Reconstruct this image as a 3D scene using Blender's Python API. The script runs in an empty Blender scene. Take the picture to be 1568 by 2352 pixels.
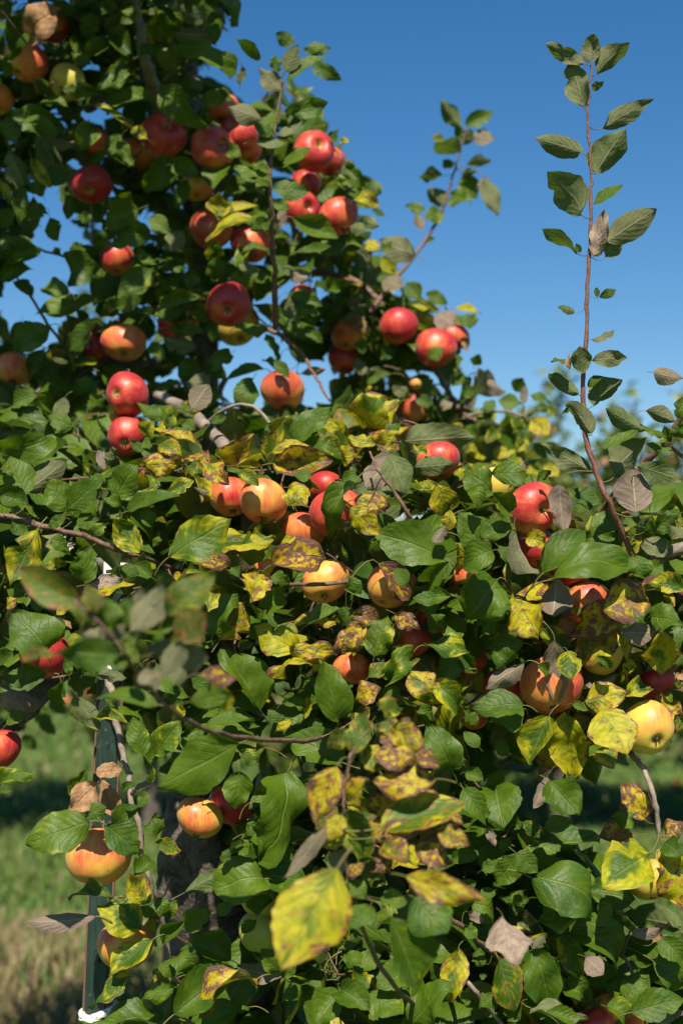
import bpy, math, random
import numpy as np
from mathutils import Vector, Matrix

random.seed(7)
rs = np.random.RandomState(11)
SC = bpy.context.scene
COL = SC.collection
R = math.radians

# ------------------------------------------------------------------ camera, light, exposure
CAM_H, PITCH, LENS = 1.45, 2.7, 50.0
cam_d = bpy.data.cameras.new('camera')
cam = bpy.data.objects.new('camera', cam_d); COL.objects.link(cam)
cam_d.sensor_fit = 'VERTICAL'; cam_d.sensor_height = 36.0; cam_d.lens = LENS
cam.location = (0, 0, CAM_H); cam.rotation_euler = (R(90 + PITCH), 0, 0)
cam_d.clip_start = 0.05; cam_d.clip_end = 2000
cam_d.dof.use_dof = True; cam_d.dof.focus_distance = 1.80; cam_d.dof.aperture_fstop = 3.6
cam_d.dof.aperture_blades = 9
SC.camera = cam

SUN_EL, SUN_AZ = 52.0, 3.0           # azimuth measured from straight behind the camera, + = to the left
SUN_V = Vector((-math.sin(R(SUN_AZ)) * math.cos(R(SUN_EL)), -math.cos(R(SUN_AZ)) * math.cos(R(SUN_EL)), math.sin(R(SUN_EL))))
world = bpy.data.worlds.new('World'); SC.world = world; world.use_nodes = True
wn = world.node_tree.nodes; wl = world.node_tree.links
sky = wn.new('ShaderNodeTexSky'); sky.sky_type = 'NISHITA'; sky.sun_disc = False
sky.sun_elevation = R(SUN_EL); sky.sun_rotation = R(180 + SUN_AZ)
sky.altitude = 200; sky.air_density = 1.0; sky.dust_density = 0.3; sky.ozone_density = 3.0
bg = wn['Background']; bg.inputs['Strength'].default_value = 0.062
hs = wn.new('ShaderNodeHueSaturation'); hs.inputs['Saturation'].default_value = 1.33
wl.new(sky.outputs[0], hs.inputs['Color']); wl.new(hs.outputs[0], bg.inputs['Color'])
sun_d = bpy.data.lights.new('sun', 'SUN'); sun_d.energy = 5.0; sun_d.angle = R(0.53); sun_d.color = (1.0, 0.92, 0.79)
sun = bpy.data.objects.new('sun', sun_d); COL.objects.link(sun)
sun.rotation_euler = SUN_V.to_track_quat('Z', 'Y').to_euler()
SC.view_settings.view_transform = 'Standard'; SC.view_settings.look = 'None'
SC.view_settings.exposure = 0.84; SC.view_settings.gamma = 1.0; SC.view_settings.use_curve_mapping = False
try:
    SC.render.engine = 'CYCLES'
    SC.cycles.max_bounces = 7; SC.cycles.diffuse_bounces = 3; SC.cycles.glossy_bounces = 2
    SC.cycles.transmission_bounces = 4; SC.cycles.sample_clamp_indirect = 4.0
    SC.cycles.use_denoising = True
except Exception:
    pass

# ------------------------------------------------------------------ geometry of the view: measured points -> places in the orchard
FPX = LENS / 36.0 * 2352.0
_p = R(PITCH)
C_RIGHT = np.array((1.0, 0, 0)); C_FWD = np.array((0, math.cos(_p), math.sin(_p))); C_UP = np.array((0, -math.sin(_p), math.cos(_p)))
C_POS = np.array((0, 0, CAM_H))
SUNN = np.array(SUN_V)
def at(x, y, d):
    return C_POS + d * (C_FWD + (x - 784.0) / FPX * C_RIGHT - (y - 1176.0) / FPX * C_UP)
def proj(P):
    q = np.asarray(P) - C_POS
    d = q @ C_FWD
    return 784 + FPX * (q @ C_RIGHT) / d, 1176 - FPX * (q @ C_UP) / d, d
def nrm(v):
    return v / (np.linalg.norm(v) + 1e-12)
def lerp(a, b, t):
    return a + (b - a) * min(1.0, max(0.0, t))
def layer(x, y):
    """how far away the outer layer of foliage hangs"""
    if y < 1030:
        d = lerp(2.42, 1.93, (y - 860) / 170.0)
    else:
        d = lerp(1.93, 1.80, (y - 1030) / 260.0)
    return d

# ------------------------------------------------------------------ node helpers
class NT:
    def __init__(s, name):
        s.m = bpy.data.materials.new(name); s.m.use_nodes = True
        s.t = s.m.node_tree; s.t.nodes.clear()
    def n(s, typ, **kw):
        o = s.t.nodes.new(typ)
        for k, v in kw.items(): setattr(o, k, v)
        return o
    def put(s, sock, v):
        if isinstance(v, bpy.types.NodeSocket): s.t.links.new(v, sock)
        else: sock.default_value = v
    def math(s, op, a, b=0.0, c=None, clamp=False):
        o = s.n('ShaderNodeMath', operation=op, use_clamp=clamp)
        s.put(o.inputs[0], a); s.put(o.inputs[1], b)
        if c is not None: s.put(o.inputs[2], c)
        return o.outputs[0]
    def step(s, v, a, b, lo=0.0, hi=1.0):
        o = s.n('ShaderNodeMapRange', interpolation_type='SMOOTHSTEP')
        s.put(o.inputs['Value'], v); o.inputs['From Min'].default_value = a; o.inputs['From Max'].default_value = b
        o.inputs['To Min'].default_value = lo; o.inputs['To Max'].default_value = hi
        return o.outputs[0]
    def mix(s, f, a, b):
        o = s.n('ShaderNodeMix', data_type='RGBA')
        s.put(o.inputs[0], f)
        s.put(o.inputs[6], a if isinstance(a, bpy.types.NodeSocket) else (*a, 1)); s.put(o.inputs[7], b if isinstance(b, bpy.types.NodeSocket) else (*b, 1))
        return o.outputs[2]
    def noise(s, vec, scale, detail=2.0, rough=0.5, dist=0.0):
        o = s.n('ShaderNodeTexNoise'); s.t.links.new(vec, o.inputs['Vector'])
        o.inputs['Scale'].default_value = scale; o.inputs['Detail'].default_value = detail; o.inputs['Roughness'].default_value = rough
        o.inputs['Distortion'].default_value = dist
        return o.outputs['Fac']
    def voro(s, vec, scale, rnd=1.0):
        o = s.n('ShaderNodeTexVoronoi'); s.t.links.new(vec, o.inputs['Vector']); o.inputs['Scale'].default_value = scale
        o.inputs['Randomness'].default_value = rnd
        return o.outputs['Distance']
    def xyz(s, x, y, z):
        o = s.n('ShaderNodeCombineXYZ'); s.put(o.inputs[0], x); s.put(o.inputs[1], y); s.put(o.inputs[2], z)
        return o.outputs[0]
    def attr(s, name, typ='GEOMETRY'):
        return s.n('ShaderNodeAttribute', attribute_name=name, attribute_type=typ)
    def bump(s, h, strength=0.3, dist=0.001):
        o = s.n('ShaderNodeBump'); s.put(o.inputs['Height'], h); o.inputs['Strength'].default_value = strength; o.inputs['Distance'].default_value = dist
        return o.outputs[0]
    def bsdf(s, color, rough=0.5, normal=None, spec=0.5):
        o = s.n('ShaderNodeBsdfPrincipled'); s.put(o.inputs['Base Color'], color if isinstance(color, bpy.types.NodeSocket) else (*color, 1))
        s.put(o.inputs['Roughness'], rough); s.put(o.inputs['Specular IOR Level'], spec)
        if normal is not None: s.t.links.new(normal, o.inputs['Normal'])
        return o
    def out(s, sh):
        o = s.n('ShaderNodeOutputMaterial'); s.t.links.new(sh, o.inputs['Surface']); return s.m

def mat_leaf():
    k = NT('apple_leaf')
    t = k.attr('tint'); l = k.attr('luv')
    sp = k.n('ShaderNodeSeparateColor'); k.t.links.new(t.outputs['Color'], sp.inputs[0])
    ye, br, pk = sp.outputs[0], sp.outputs[1], sp.outputs[2]; dry = t.outputs['Alpha']
    sv = k.n('ShaderNodeSeparateXYZ'); k.t.links.new(l.outputs['Vector'], sv.inputs[0])
    u, v, sd = sv.outputs[0], sv.outputs[1], sv.outputs[2]
    av = k.math('ABSOLUTE', v)
    vec = k.xyz(u, k.math('MULTIPLY', v, 0.36), k.math('MULTIPLY', sd, 57.0))
    n1 = k.noise(vec, 2.6, 2.0, 0.5, 0.4); n2 = k.noise(vec, 7.5, 3.0, 0.6, 0.3); n3 = k.noise(vec, 42.0, 2.0, 0.6)
    # veins: midrib plus eight slanting pairs
    ph = k.math('SUBTRACT', k.math('MULTIPLY', u, 6.5), k.math('MULTIPLY', av, 2.3))
    fr = k.math('ABSOLUTE', k.math('SUBTRACT', k.math('FRACT', k.math('ADD', ph, k.math('MULTIPLY', n1, 1.8))), 0.5))
    side = k.step(fr, 0.055, 0.0)
    side = k.math('MULTIPLY', side, k.step(av, 1.0, 0.75))
    mid = k.step(av, 0.075, 0.02)
    vein = k.math('MAXIMUM', mid, k.math('MULTIPLY', side, 0.32))
    petiole = k.step(u, -0.001, -0.01)
    # leaf greens
    tone = k.n('ShaderNodeTexWhiteNoise', noise_dimensions='1D'); k.put(tone.inputs['W'], sd)
    g = k.mix(tone.outputs['Value'], (0.022, 0.064, 0.003), (0.066, 0.120, 0.004))
    g = k.mix(k.math('MULTIPLY', k.step(n1, 0.35, 0.7), 0.5), g, (0.096, 0.150, 0.005))
    # yellowing moves in between the veins and from the margin
    yv = k.math('ADD', k.math('MULTIPLY', ye, 1.75), k.math('MULTIPLY', k.math('SUBTRACT', n1, 0.5), 2.3))
    yv = k.math('ADD', yv, k.math('MULTIPLY', k.math('SUBTRACT', av, 0.45), 0.38))
    yv = k.math('ADD', yv, k.math('MULTIPLY', k.math('SUBTRACT', fr, 0.25), 0.25))
    ym = k.step(yv, 0.74, 1.22)
    yc = k.mix(k.step(n2, 0.35, 0.65), (0.40, 0.335, 0.007), (0.20, 0.25, 0.008))
    c = k.mix(ym, g, yc)
    c = k.mix(k.math('MULTIPLY', vein, 0.26), c, (0.22, 0.25, 0.07))
    c = k.mix(k.math('MULTIPLY', k.step(n3, 0.55, 0.75), 0.12), c, (0.16, 0.17, 0.05))
    dust = k.math('MULTIPLY', k.step(k.voro(vec, 34.0), 0.20, 0.08), k.step(n2, 0.42, 0.62))
    dust = k.math('MAXIMUM', k.math('MULTIPLY', dust, 0.55), k.math('MULTIPLY', k.math('MULTIPLY', k.step(n2, 0.55, 0.78), k.step(av, 0.3, 1.0)), 0.38))
    c = k.mix(dust, c, (0.26, 0.28, 0.14))
    # brown blight: blotches, specks, scorched margin
    bv = k.math('ADD', k.math('MULTIPLY', br, 0.82), k.math('MULTIPLY', k.math('SUBTRACT', n2, 0.5), 2.2))
    bv = k.math('ADD', bv, k.math('MULTIPLY', k.math('POWER', av, 6.0), k.math('MULTIPLY', br, 0.85)))
    bv = k.math('ADD', bv, k.math('MULTIPLY', k.math('POWER', k.math('MAXIMUM', u, 0.0), 7.0), k.math('MULTIPLY', br, 0.5)))
    bm = k.step(bv, 0.68, 0.86)
    halo = k.step(bv, 0.50, 0.74)
    c = k.mix(k.math('MULTIPLY', halo, 0.6), c, (0.44, 0.125, 0.012))
    bc = k.mix(k.step(n3, 0.35, 0.65), (0.070, 0.034, 0.028), (0.150, 0.085, 0.066))
    c = k.mix(k.math('MULTIPLY', bm, 0.92), c, bc)
    spot = k.math('MULTIPLY', k.step(k.voro(vec, 15.0), 0.22, 0.12), k.step(br, 0.12, 0.35))
    spot = k.math('MULTIPLY', spot, k.step(n2, 0.46, 0.56))
    c = k.mix(k.math('MULTIPLY', spot, 0.85), c, (0.09, 0.045, 0.03))
    # dead, dry leaf
    dc = k.mix(k.step(n2, 0.3, 0.7), (0.27, 0.135, 0.052), (0.42, 0.26, 0.14))
    c = k.mix(dry, c, dc)
    # felted underside
    geo = k.n('ShaderNodeNewGeometry')
    uc = k.mix(pk, (0.088, 0.122, 0.034), (0.235, 0.170, 0.135))
    uc = k.mix(k.math('MULTIPLY', k.step(n2, 0.4, 0.7), 0.5), uc, k.mix(pk, (0.20, 0.205, 0.10), (0.16, 0.105, 0.08)))
    uc = k.mix(k.math('MULTIPLY', vein, k.math('ADD', 0.32, k.math('MULTIPLY', pk, 0.55))), uc, (0.36, 0.34, 0.20))
    uc = k.mix(k.math('MULTIPLY', k.math('MULTIPLY', ym, 0.75), k.math('SUBTRACT', 1.0, pk)), uc, (0.34, 0.30, 0.05))
    uc = k.mix(k.math('MULTIPLY', bm, 0.6), uc, (0.15, 0.085, 0.06))
    uc = k.mix(dry, uc, k.mix(k.step(n2, 0.35, 0.65), (0.24, 0.17, 0.13), (0.42, 0.33, 0.25)))
    c = k.mix(geo.outputs['Backfacing'], c, uc)
    c = k.mix(petiole, c, (0.19, 0.17, 0.06))
    hgt = k.math('ADD', k.math('MULTIPLY', vein, -0.6), k.math('MULTIPLY', n2, 0.9))
    hgt = k.math('ADD', hgt, k.math('MULTIPLY', n3, 0.35))
    hgt = k.math('ADD', hgt, k.math('MULTIPLY', fr, 0.45))
    nb = k.bump(hgt, 0.75, 0.0018)
    ro = k.math('ADD', k.math('ADD', 0.36, k.math('MULTIPLY', n3, 0.22)), k.math('MULTIPLY', geo.outputs['Backfacing'], 0.3))
    ro = k.math('ADD', ro, k.math('MULTIPLY', dry, 0.3))
    p = k.bsdf(c, ro, nb, 0.30)
    tr = k.n('ShaderNodeBsdfTranslucent')
    tc = k.mix(0.55, c, k.mix(ym, (0.17, 0.34, 0.006), (0.60, 0.50, 0.010)))
    tc = k.mix(k.math('MAXIMUM', bm, dry), tc, (0.15, 0.07, 0.03))
    k.t.links.new(tc, tr.inputs['Color']); k.t.links.new(nb, tr.inputs['Normal'])
    mx = k.n('ShaderNodeMixShader'); mx.inputs[0].default_value = 0.27
    k.t.links.new(p.outputs[0], mx.inputs[1]); k.t.links.new(tr.outputs[0], mx.inputs[2])
    return k.out(mx.outputs[0])

def mat_apple():
    k = NT('apple_skin')
    co = k.n('ShaderNodeTexCoord').outputs['Object']
    inf = k.n('ShaderNodeObjectInfo').outputs['Random']
    bl = k.attr('blush', 'OBJECT').outputs['Fac']; gr = k.attr('greenness', 'OBJECT').outputs['Fac']
    sp = k.n('ShaderNodeSeparateXYZ'); k.t.links.new(co, sp.inputs[0])
    x, y, z = sp.outputs
    rr = k.math('SQRT', k.math('ADD', k.math('MULTIPLY', x, x), k.math('MULTIPLY', y, y)))
    rr = k.math('MAXIMUM', rr, 0.05)
    off = k.math('MULTIPLY', inf, 31.0)
    low = k.noise(k.xyz(k.math('ADD', x, off), y, z), 1.1, 2.0)
    sv = k.xyz(k.math('ADD', k.math('DIVIDE', x, rr), off), k.math('DIVIDE', y, rr), k.math('MULTIPLY', z, 0.28))
    streak = k.noise(sv, 9.0, 3.0, 0.65)
    fine = k.noise(k.xyz(k.math('ADD', x, off), y, z), 9.0, 4.0, 0.65)
    sd = k.math('ADD', k.math('MULTIPLY', k.math('SINE', off), x), k.math('MULTIPLY', k.math('COSINE', off), y))
    m = k.math('ADD', k.math('ADD', k.math('MULTIPLY', bl, 1.02), -0.03), k.math('MULTIPLY', k.math('SUBTRACT', low, 0.5), 1.2))
    m = k.math('ADD', m, k.math('MULTIPLY', sd, 0.16))
    m = k.math('ADD', m, k.math('MULTIPLY', k.math('SUBTRACT', streak, 0.5), 0.55))
    m = k.math('ADD', m, k.math('MULTIPLY', k.math('SUBTRACT', fine, 0.5), 0.25))
    m = k.math('ADD', m, k.math('MULTIPLY', z, 0.10), clamp=True)
    ramp = k.n('ShaderNodeValToRGB'); k.t.links.new(m, ramp.inputs[0]); e = ramp.color_ramp
    e.elements[0].position = 0.10; e.elements[0].color = (0.60, 0.43, 0.06, 1)
    e.elements[1].position = 1.0; e.elements[1].color = (0.34, 0.016, 0.018, 1)
    for pos, cl in ((0.35, (0.60, 0.30, 0.05, 1)), (0.58, (0.62, 0.16, 0.045, 1)), (0.82, (0.50, 0.050, 0.028, 1))):
        q = e.elements.new(pos); q.color = cl
    c = k.mix(k.math('MULTIPLY', gr, 0.85), ramp.outputs[0], (0.30, 0.36, 0.045))
    cav = k.step(rr, 0.30, 0.10)
    c = k.mix(k.math('MULTIPLY', cav, 0.75), c, (0.33, 0.22, 0.05))
    dots = k.step(k.voro(k.xyz(k.math('ADD', x, off), y, z), 13.0), 0.14, 0.06)
    c = k.mix(k.math('MULTIPLY', dots, 0.55), c, (0.62, 0.42, 0.20))
    scar = k.math('MULTIPLY', k.step(k.voro(k.xyz(k.math('ADD', x, off), y, z), 2.1), 0.11, 0.06), 0.5)
    c = k.mix(scar, c, (0.20, 0.11, 0.05))
    ro = k.math('ADD', 0.33, k.math('MULTIPLY', fine, 0.24))
    nb = k.bump(k.math('ADD', fine, k.math('MULTIPLY', low, 2.0)), 0.10, 0.002)
    p = k.bsdf(c, ro, nb, 0.5)
    p.inputs['Sheen Weight'].default_value = 0.06
    return k.out(p.outputs[0])

def mat_bark(name, c1, c2, c3, scale, rough=0.8, bump=0.6, dist=0.004):
    k = NT(name)
    co = k.n('ShaderNodeTexCoord').outputs['Object']
    a = k.noise(co, scale, 5.0, 0.65, 0.4); b = k.noise(co, scale * 4.2, 4.0, 0.7)
    c = k.mix(k.step(a, 0.36, 0.62), c1, c2)
    c = k.mix(k.step(b, 0.56, 0.72), c, c3)
    h = k.math('ADD', a, k.math('MULTIPLY', b, 0.6))
    p = k.bsdf(c, rough, k.bump(h, bump, dist), 0.3)
    return k.out(p.outputs[0])

def mat_flat(name, col, rough=0.6, var=0.25, scale=30.0):
    k = NT(name)
    co = k.n('ShaderNodeTexCoord').outputs['Object']
    a = k.noise(co, scale, 4.0, 0.65)
    c = k.mix(k.step(a, 0.3, 0.7), col, tuple(x * (1 - var) for x in col))
    p = k.bsdf(c, rough, k.bump(a, 0.25, 0.001), 0.4)
    return k.out(p.outputs[0])

def mat_post():
    """dark green enamel with rusty edges and scratches"""
    k = NT('green_post_paint')
    co = k.n('ShaderNodeTexCoord').outputs['Object']
    mp = k.n('ShaderNodeMapping'); k.t.links.new(co, mp.inputs[0]); mp.inputs['Scale'].default_value = (1, 1, 0.12)
    a = k.noise(mp.outputs[0], 260.0, 4.0, 0.7); b = k.noise(co, 60.0, 4.0, 0.7)
    c = k.mix(k.step(a, 0.4, 0.7), (0.011, 0.026, 0.020), (0.024, 0.048, 0.038))
    c = k.mix(k.step(b, 0.62, 0.72), c, (0.16, 0.085, 0.05))
    p = k.bsdf(c, 0.45, k.bump(b, 0.2, 0.001), 0.5)
    return k.out(p.outputs[0])

def mat_white():
    k = NT('white_post_paint')
    co = k.n('ShaderNodeTexCoord').outputs['Object']
    a = k.noise(co, 55.0, 5.0, 0.7)
    c = k.mix(k.step(a, 0.60, 0.66), (0.78, 0.77, 0.74), (0.24, 0.09, 0.035))
    p = k.bsdf(c, 0.5, k.bump(a, 0.2, 0.001), 0.4)
    return k.out(p.outputs[0])

def mat_cord():
    k = NT('flecked_cord')
    co = k.n('ShaderNodeTexCoord').outputs['Generated']
    w = k.voro(co, 9.0)
    c = k.mix(k.step(w, 0.30, 0.22), (0.80, 0.77, 0.68), (0.012, 0.012, 0.014))
    p = k.bsdf(c, 0.7, None, 0.3)
    return k.out(p.outputs[0])

def mat_grass():
    k = NT('grass_blade')
    t = k.attr('gcol')
    p = k.bsdf(t.outputs['Color'], 0.5, None, 0.3)
    tr = k.n('ShaderNodeBsdfTranslucent'); k.t.links.new(t.outputs['Color'], tr.inputs['Color'])
    mx = k.n('ShaderNodeMixShader'); mx.inputs[0].default_value = 0.3
    k.t.links.new(p.outputs[0], mx.inputs[1]); k.t.links.new(tr.outputs[0], mx.inputs[2])
    return k.out(mx.outputs[0])

def mat_ground():
    k = NT('orchard_ground')
    co = k.n('ShaderNodeTexCoord').outputs['Object']
    a = k.noise(co, 0.9, 4.0, 0.6); b = k.noise(co, 14.0, 5.0, 0.7); d = k.noise(co, 90.0, 3.0, 0.7)
    c = k.mix(k.step(a, 0.35, 0.65), (0.065, 0.125, 0.022), (0.110, 0.180, 0.040))
    c = k.mix(k.math('MULTIPLY', k.step(b, 0.5, 0.75), 0.6), c, (0.16, 0.15, 0.055))
    c = k.mix(k.math('MULTIPLY', k.step(d, 0.4, 0.7), 0.5), c, (0.030, 0.055, 0.012))
    p = k.bsdf(c, 0.9, k.bump(k.math('ADD', b, d), 0.8, 0.03), 0.2)
    return k.out(p.outputs[0])

LEAF = mat_leaf(); APPLE = mat_apple()
TRUNK = mat_bark('trunk_bark', (0.05, 0.04, 0.034), (0.17, 0.135, 0.115), (0.28, 0.23, 0.19), 26.0, 0.85, 0.9, 0.01)
LIMB = mat_bark('limb_bark', (0.15, 0.125, 0.10), (0.26, 0.21, 0.165), (0.30, 0.17, 0.09), 45.0, 0.75, 0.5, 0.003)
TWIG = mat_bark('twig_bark', (0.085, 0.045, 0.032), (0.17, 0.10, 0.07), (0.30, 0.22, 0.17), 130.0, 0.6, 0.4, 0.001)
SHOOT = mat_bark('shoot_bark', (0.115, 0.042, 0.030), (0.20, 0.095, 0.062), (0.36, 0.26, 0.19), 260.0, 0.55, 0.4, 0.0006)
STALK = mat_flat('fruit_stalk', (0.16, 0.10, 0.04), 0.7)
CALYX = mat_flat('dried_calyx', (0.075, 0.055, 0.035), 0.9)
POST = mat_post(); WHITE = mat_white(); CORD = mat_cord(); GRASS = mat_grass(); GROUND = mat_ground()
RUST = mat_flat('rusty_steel', (0.17, 0.085, 0.055), 0.8)

# ------------------------------------------------------------------ object helpers
def link(name, me, parent=None, loc=(0, 0, 0)):
    o = bpy.data.objects.new(name, me); COL.objects.link(o)
    o.location = loc
    if parent is not None:
        o.parent = parent
    return o
def tag(o, label=None, cat=None, group=None, kind=None):
    if label: o['label'] = label
    if cat: o['category'] = cat
    if group: o['group'] = group
    if kind: o['kind'] = kind
    return o
def mesh_of(name, V, F, mat, smooth=True):
    """V (n,3) array; F list of faces or an (m,4)/(m,3) array"""
    me = bpy.data.meshes.new(name)
    V = np.asarray(V, dtype=np.float32)
    if isinstance(F, np.ndarray):
        k = F.shape[1]
        me.vertices.add(len(V)); me.vertices.foreach_set('co', V.ravel())
        me.loops.add(F.size); me.loops.foreach_set('vertex_index', F.astype(np.int32).ravel())
        me.polygons.add(len(F)); me.polygons.foreach_set('loop_start', np.arange(0, F.size, k, dtype=np.int32))
        me.polygons.foreach_set('loop_total', np.full(len(F), k, dtype=np.int32))
        me.update(calc_edges=True)
    else:
        me.from_pydata(V.tolist(), [], F)
    me.polygons.foreach_set('use_smooth', np.full(len(me.polygons), smooth, dtype=bool))
    me.materials.append(mat)
    return me
def put_attr(me, name, typ, arr):
    a = me.attributes.new(name, typ, 'POINT')
    a.data.foreach_set('color' if typ == 'FLOAT_COLOR' else 'vector' if typ == 'FLOAT_VECTOR' else 'value', np.asarray(arr, dtype=np.float32).ravel())

def tube(P, rad, sides=6, rough=0.0, seed=0, cap=False):
    """a tapered tube along P; returns V, quads"""
    P = np.asarray(P, float); n = len(P); rad = np.broadcast_to(np.asarray(rad, float), (n,))
    T = np.gradient(P, axis=0); T /= np.linalg.norm(T, axis=1, keepdims=True) + 1e-12
    ref = np.array((0, 0, 1.0)) if abs(T[0][2]) < 0.9 else np.array((1.0, 0, 0))
    rg = np.random.RandomState(seed)
    V = []; s = nrm(np.cross(T[0], ref))
    ang = np.arange(sides) / sides * 2 * math.pi
    for i in range(n):
        s = nrm(s - T[i] * (s @ T[i])); w = np.cross(T[i], s)
        rr = rad[i] * (1 + rough * rg.uniform(-1, 1, sides))
        V.append(P[i] + np.outer(np.cos(ang) * rr, s) + np.outer(np.sin(ang) * rr, w))
    V = np.concatenate(V)
    i, j = np.meshgrid(np.arange(n - 1), np.arange(sides), indexing='ij')
    a = i * sides + j; b = i * sides + (j + 1) % sides
    F = np.stack([a, b, b + sides, a + sides], -1).reshape(-1, 4)
    if cap:
        V = np.concatenate([V, P[-1:] + T[-1:] * rad[-1] * 0.5])
        k = len(V) - 1; base = (n - 1) * sides
        jj = np.arange(sides)
        F = np.concatenate([F, np.stack([base + jj, base + (jj + 1) % sides, np.full(sides, k), np.full(sides, k)], -1)])
    return V, F
def fix_tris(F):
    return [tuple(dict.fromkeys(f)) for f in F.tolist()]
def smooth_path(pts, sub=4):
    """Catmull-Rom through pts (k,m)"""
    P = np.asarray(pts, float); n = len(P)
    if n < 3:
        return np.array([P[0] + (P[-1] - P[0]) * t for t in np.linspace(0, 1, sub + 1)])
    E = np.concatenate([[2 * P[0] - P[1]], P, [2 * P[-1] - P[-2]]]); out = []
    for i in range(1, n):
        a, b, c, d = E[i - 1], E[i], E[i + 1], E[i + 2]
        for t in np.linspace(0, 1, sub, endpoint=False):
            out.append(0.5 * (2 * b + (c - a) * t + (2 * a - 5 * b + 4 * c - d) * t * t + (3 * b - a - 3 * c + d) * t ** 3))
    out.append(P[-1])
    return np.array(out)

# ------------------------------------------------------------------ one leaf: an ovate blade with fold, curl, waves and toothed margin, and its stalk
def leaf_blade(L, W, rg, nu, nv, fold, curl, twist, wave, teeth=0.055):
    """returns verts (x along the midrib, y across, z up), quads, uv; base at 0, tip at x = L"""
    u = np.linspace(0, 1, nu + 1)
    th = curl * (u - 0.35) + 0.25 * curl * np.sin(u * 5 + rg.uniform(0, 6))
    du = 1.0 / nu
    mx = np.concatenate([[0], np.cumsum(np.cos((th[1:] + th[:-1]) / 2) * du)])
    mz = np.concatenate([[0], np.cumsum(-np.sin((th[1:] + th[:-1]) / 2) * du)])
    e = u ** rg.uniform(0.80, 0.98)
    w = np.sin(math.pi * e) ** rg.uniform(0.66, 0.86) * (1 - 0.32 * u ** 5)
    w[-1] = 0.0; w[0] = 0.04
    v = np.linspace(-1, 1, nv + 1)
    U, Vv = np.meshgrid(u, v, indexing='ij')
    p1, p2, p3, p4 = rg.uniform(0, 6.28, 4)
    side = np.where(Vv > 0, 1 + 0.10 * np.sin(U * 4 + p1), 1 + 0.10 * np.sin(U * 4 + p2))
    tooth = 1 + teeth * rg.uniform(-1, 1, U.shape) * (np.abs(Vv) > 0.99)
    hw = 0.5 * W / L * w[:, None] * side * tooth
    for q in range(2):              # nibbled or torn places on the margin
        if rg.uniform() < 0.28:
            hw = hw * (1 - rg.uniform(0.2, 0.6) * np.exp(-((U - rg.uniform(0.25, 0.9)) / rg.uniform(0.03, 0.07)) ** 2) * (Vv * rg.choice([-1, 1]) > 0))
    fa = fold * (1 - 0.35 * U) * (0.7 + 0.5 * np.abs(Vv))
    yy = Vv * hw * np.cos(fa); zz = np.abs(Vv) * hw * np.sin(fa)
    zz = zz + wave * np.abs(Vv) ** 1.6 * (np.sin(U * rg.uniform(4.5, 9) + np.where(Vv > 0, p3, p4)) * 0.068 + 0.018 * np.sin(U * 19 + p1))
    for f1, f2 in ((9.0, 3.0), (15.0, 5.0)):
        zz = zz + 0.011 * wave * np.sin(U * f1 + rg.uniform(0, 6)) * np.sin(Vv * f2 + rg.uniform(0, 6))
    zz = zz - 0.10 * wave * np.abs(Vv) ** 2.5 * hw * 2
    tw = twist * (U - 0.4)
    y2 = yy * np.cos(tw) - zz * np.sin(tw); z2 = yy * np.sin(tw) + zz * np.cos(tw)
    tx, tz = np.sin(th)[:, None], np.cos(th)[:, None]
    X = mx[:, None] + z2 * tx; Z = mz[:, None] + z2 * tz
    a = math.atan2(mz[-1], mx[-1]); ch = math.hypot(mz[-1], mx[-1])
    Xr = (X * math.cos(a) + Z * math.sin(a)) / ch * L; Zr = (-X * math.sin(a) + Z * math.cos(a)) / ch * L
    P = np.stack([Xr, y2 / ch * L, Zr], -1).reshape(-1, 3)
    i, j = np.meshgrid(np.arange(nu), np.arange(nv), indexing='ij')
    q = i * (nv + 1) + j
    F = np.stack([q, q + nv + 1, q + nv + 2, q + 1], -1).reshape(-1, 4)
    UV = np.stack([U, Vv], -1).reshape(-1, 2)
    return P, F, UV

KINDS = {  # yellow, brown, pinkish underside, dry, underside towards us
    'g': (0.10, 0.06, 0.0, 0.0, 0), 'n': (0.27, 0.08, 0.0, 0.0, 0), 'h': (0.47, 0.34, 0.0, 0.0, 0), 'y': (0.76, 0.42, 0.0, 0.0, 0),
    'm': (0.66, 0.64, 0.0, 0.0, 0), 'o': (0.74, 0.92, 0.2, 0.0, 0), 'b': (0.6, 0.5, 0.6, 1.0, 0), 'u': (0.15, 0.10, 0.18, 0.0, 1),
    't': (0.15, 0.10, 0.50, 0.0, 1), 'z': (0.70, 0.50, 0.0, 0.0, 0), 'v': (0.12, 0.10, 0.10, 0.0, 2),
    'p': (0.30, 0.20, 0.90, 0.0, 1), 'w': (0.6, 0.4, 1.0, 0.75, 1), 'q': (0.26, 0.46, 0.3, 0.06, 0),
}
def tint_of(kind, rg):
    y, b, p, d, back = KINDS[kind]
    j = lambda v, s: min(1.0, max(0.0, v + rg.uniform(-s, s)))
    return (j(y, 0.16), j(b, 0.16 if b > 0.25 else 0.06), j(p, 0.2), d), back

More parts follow.
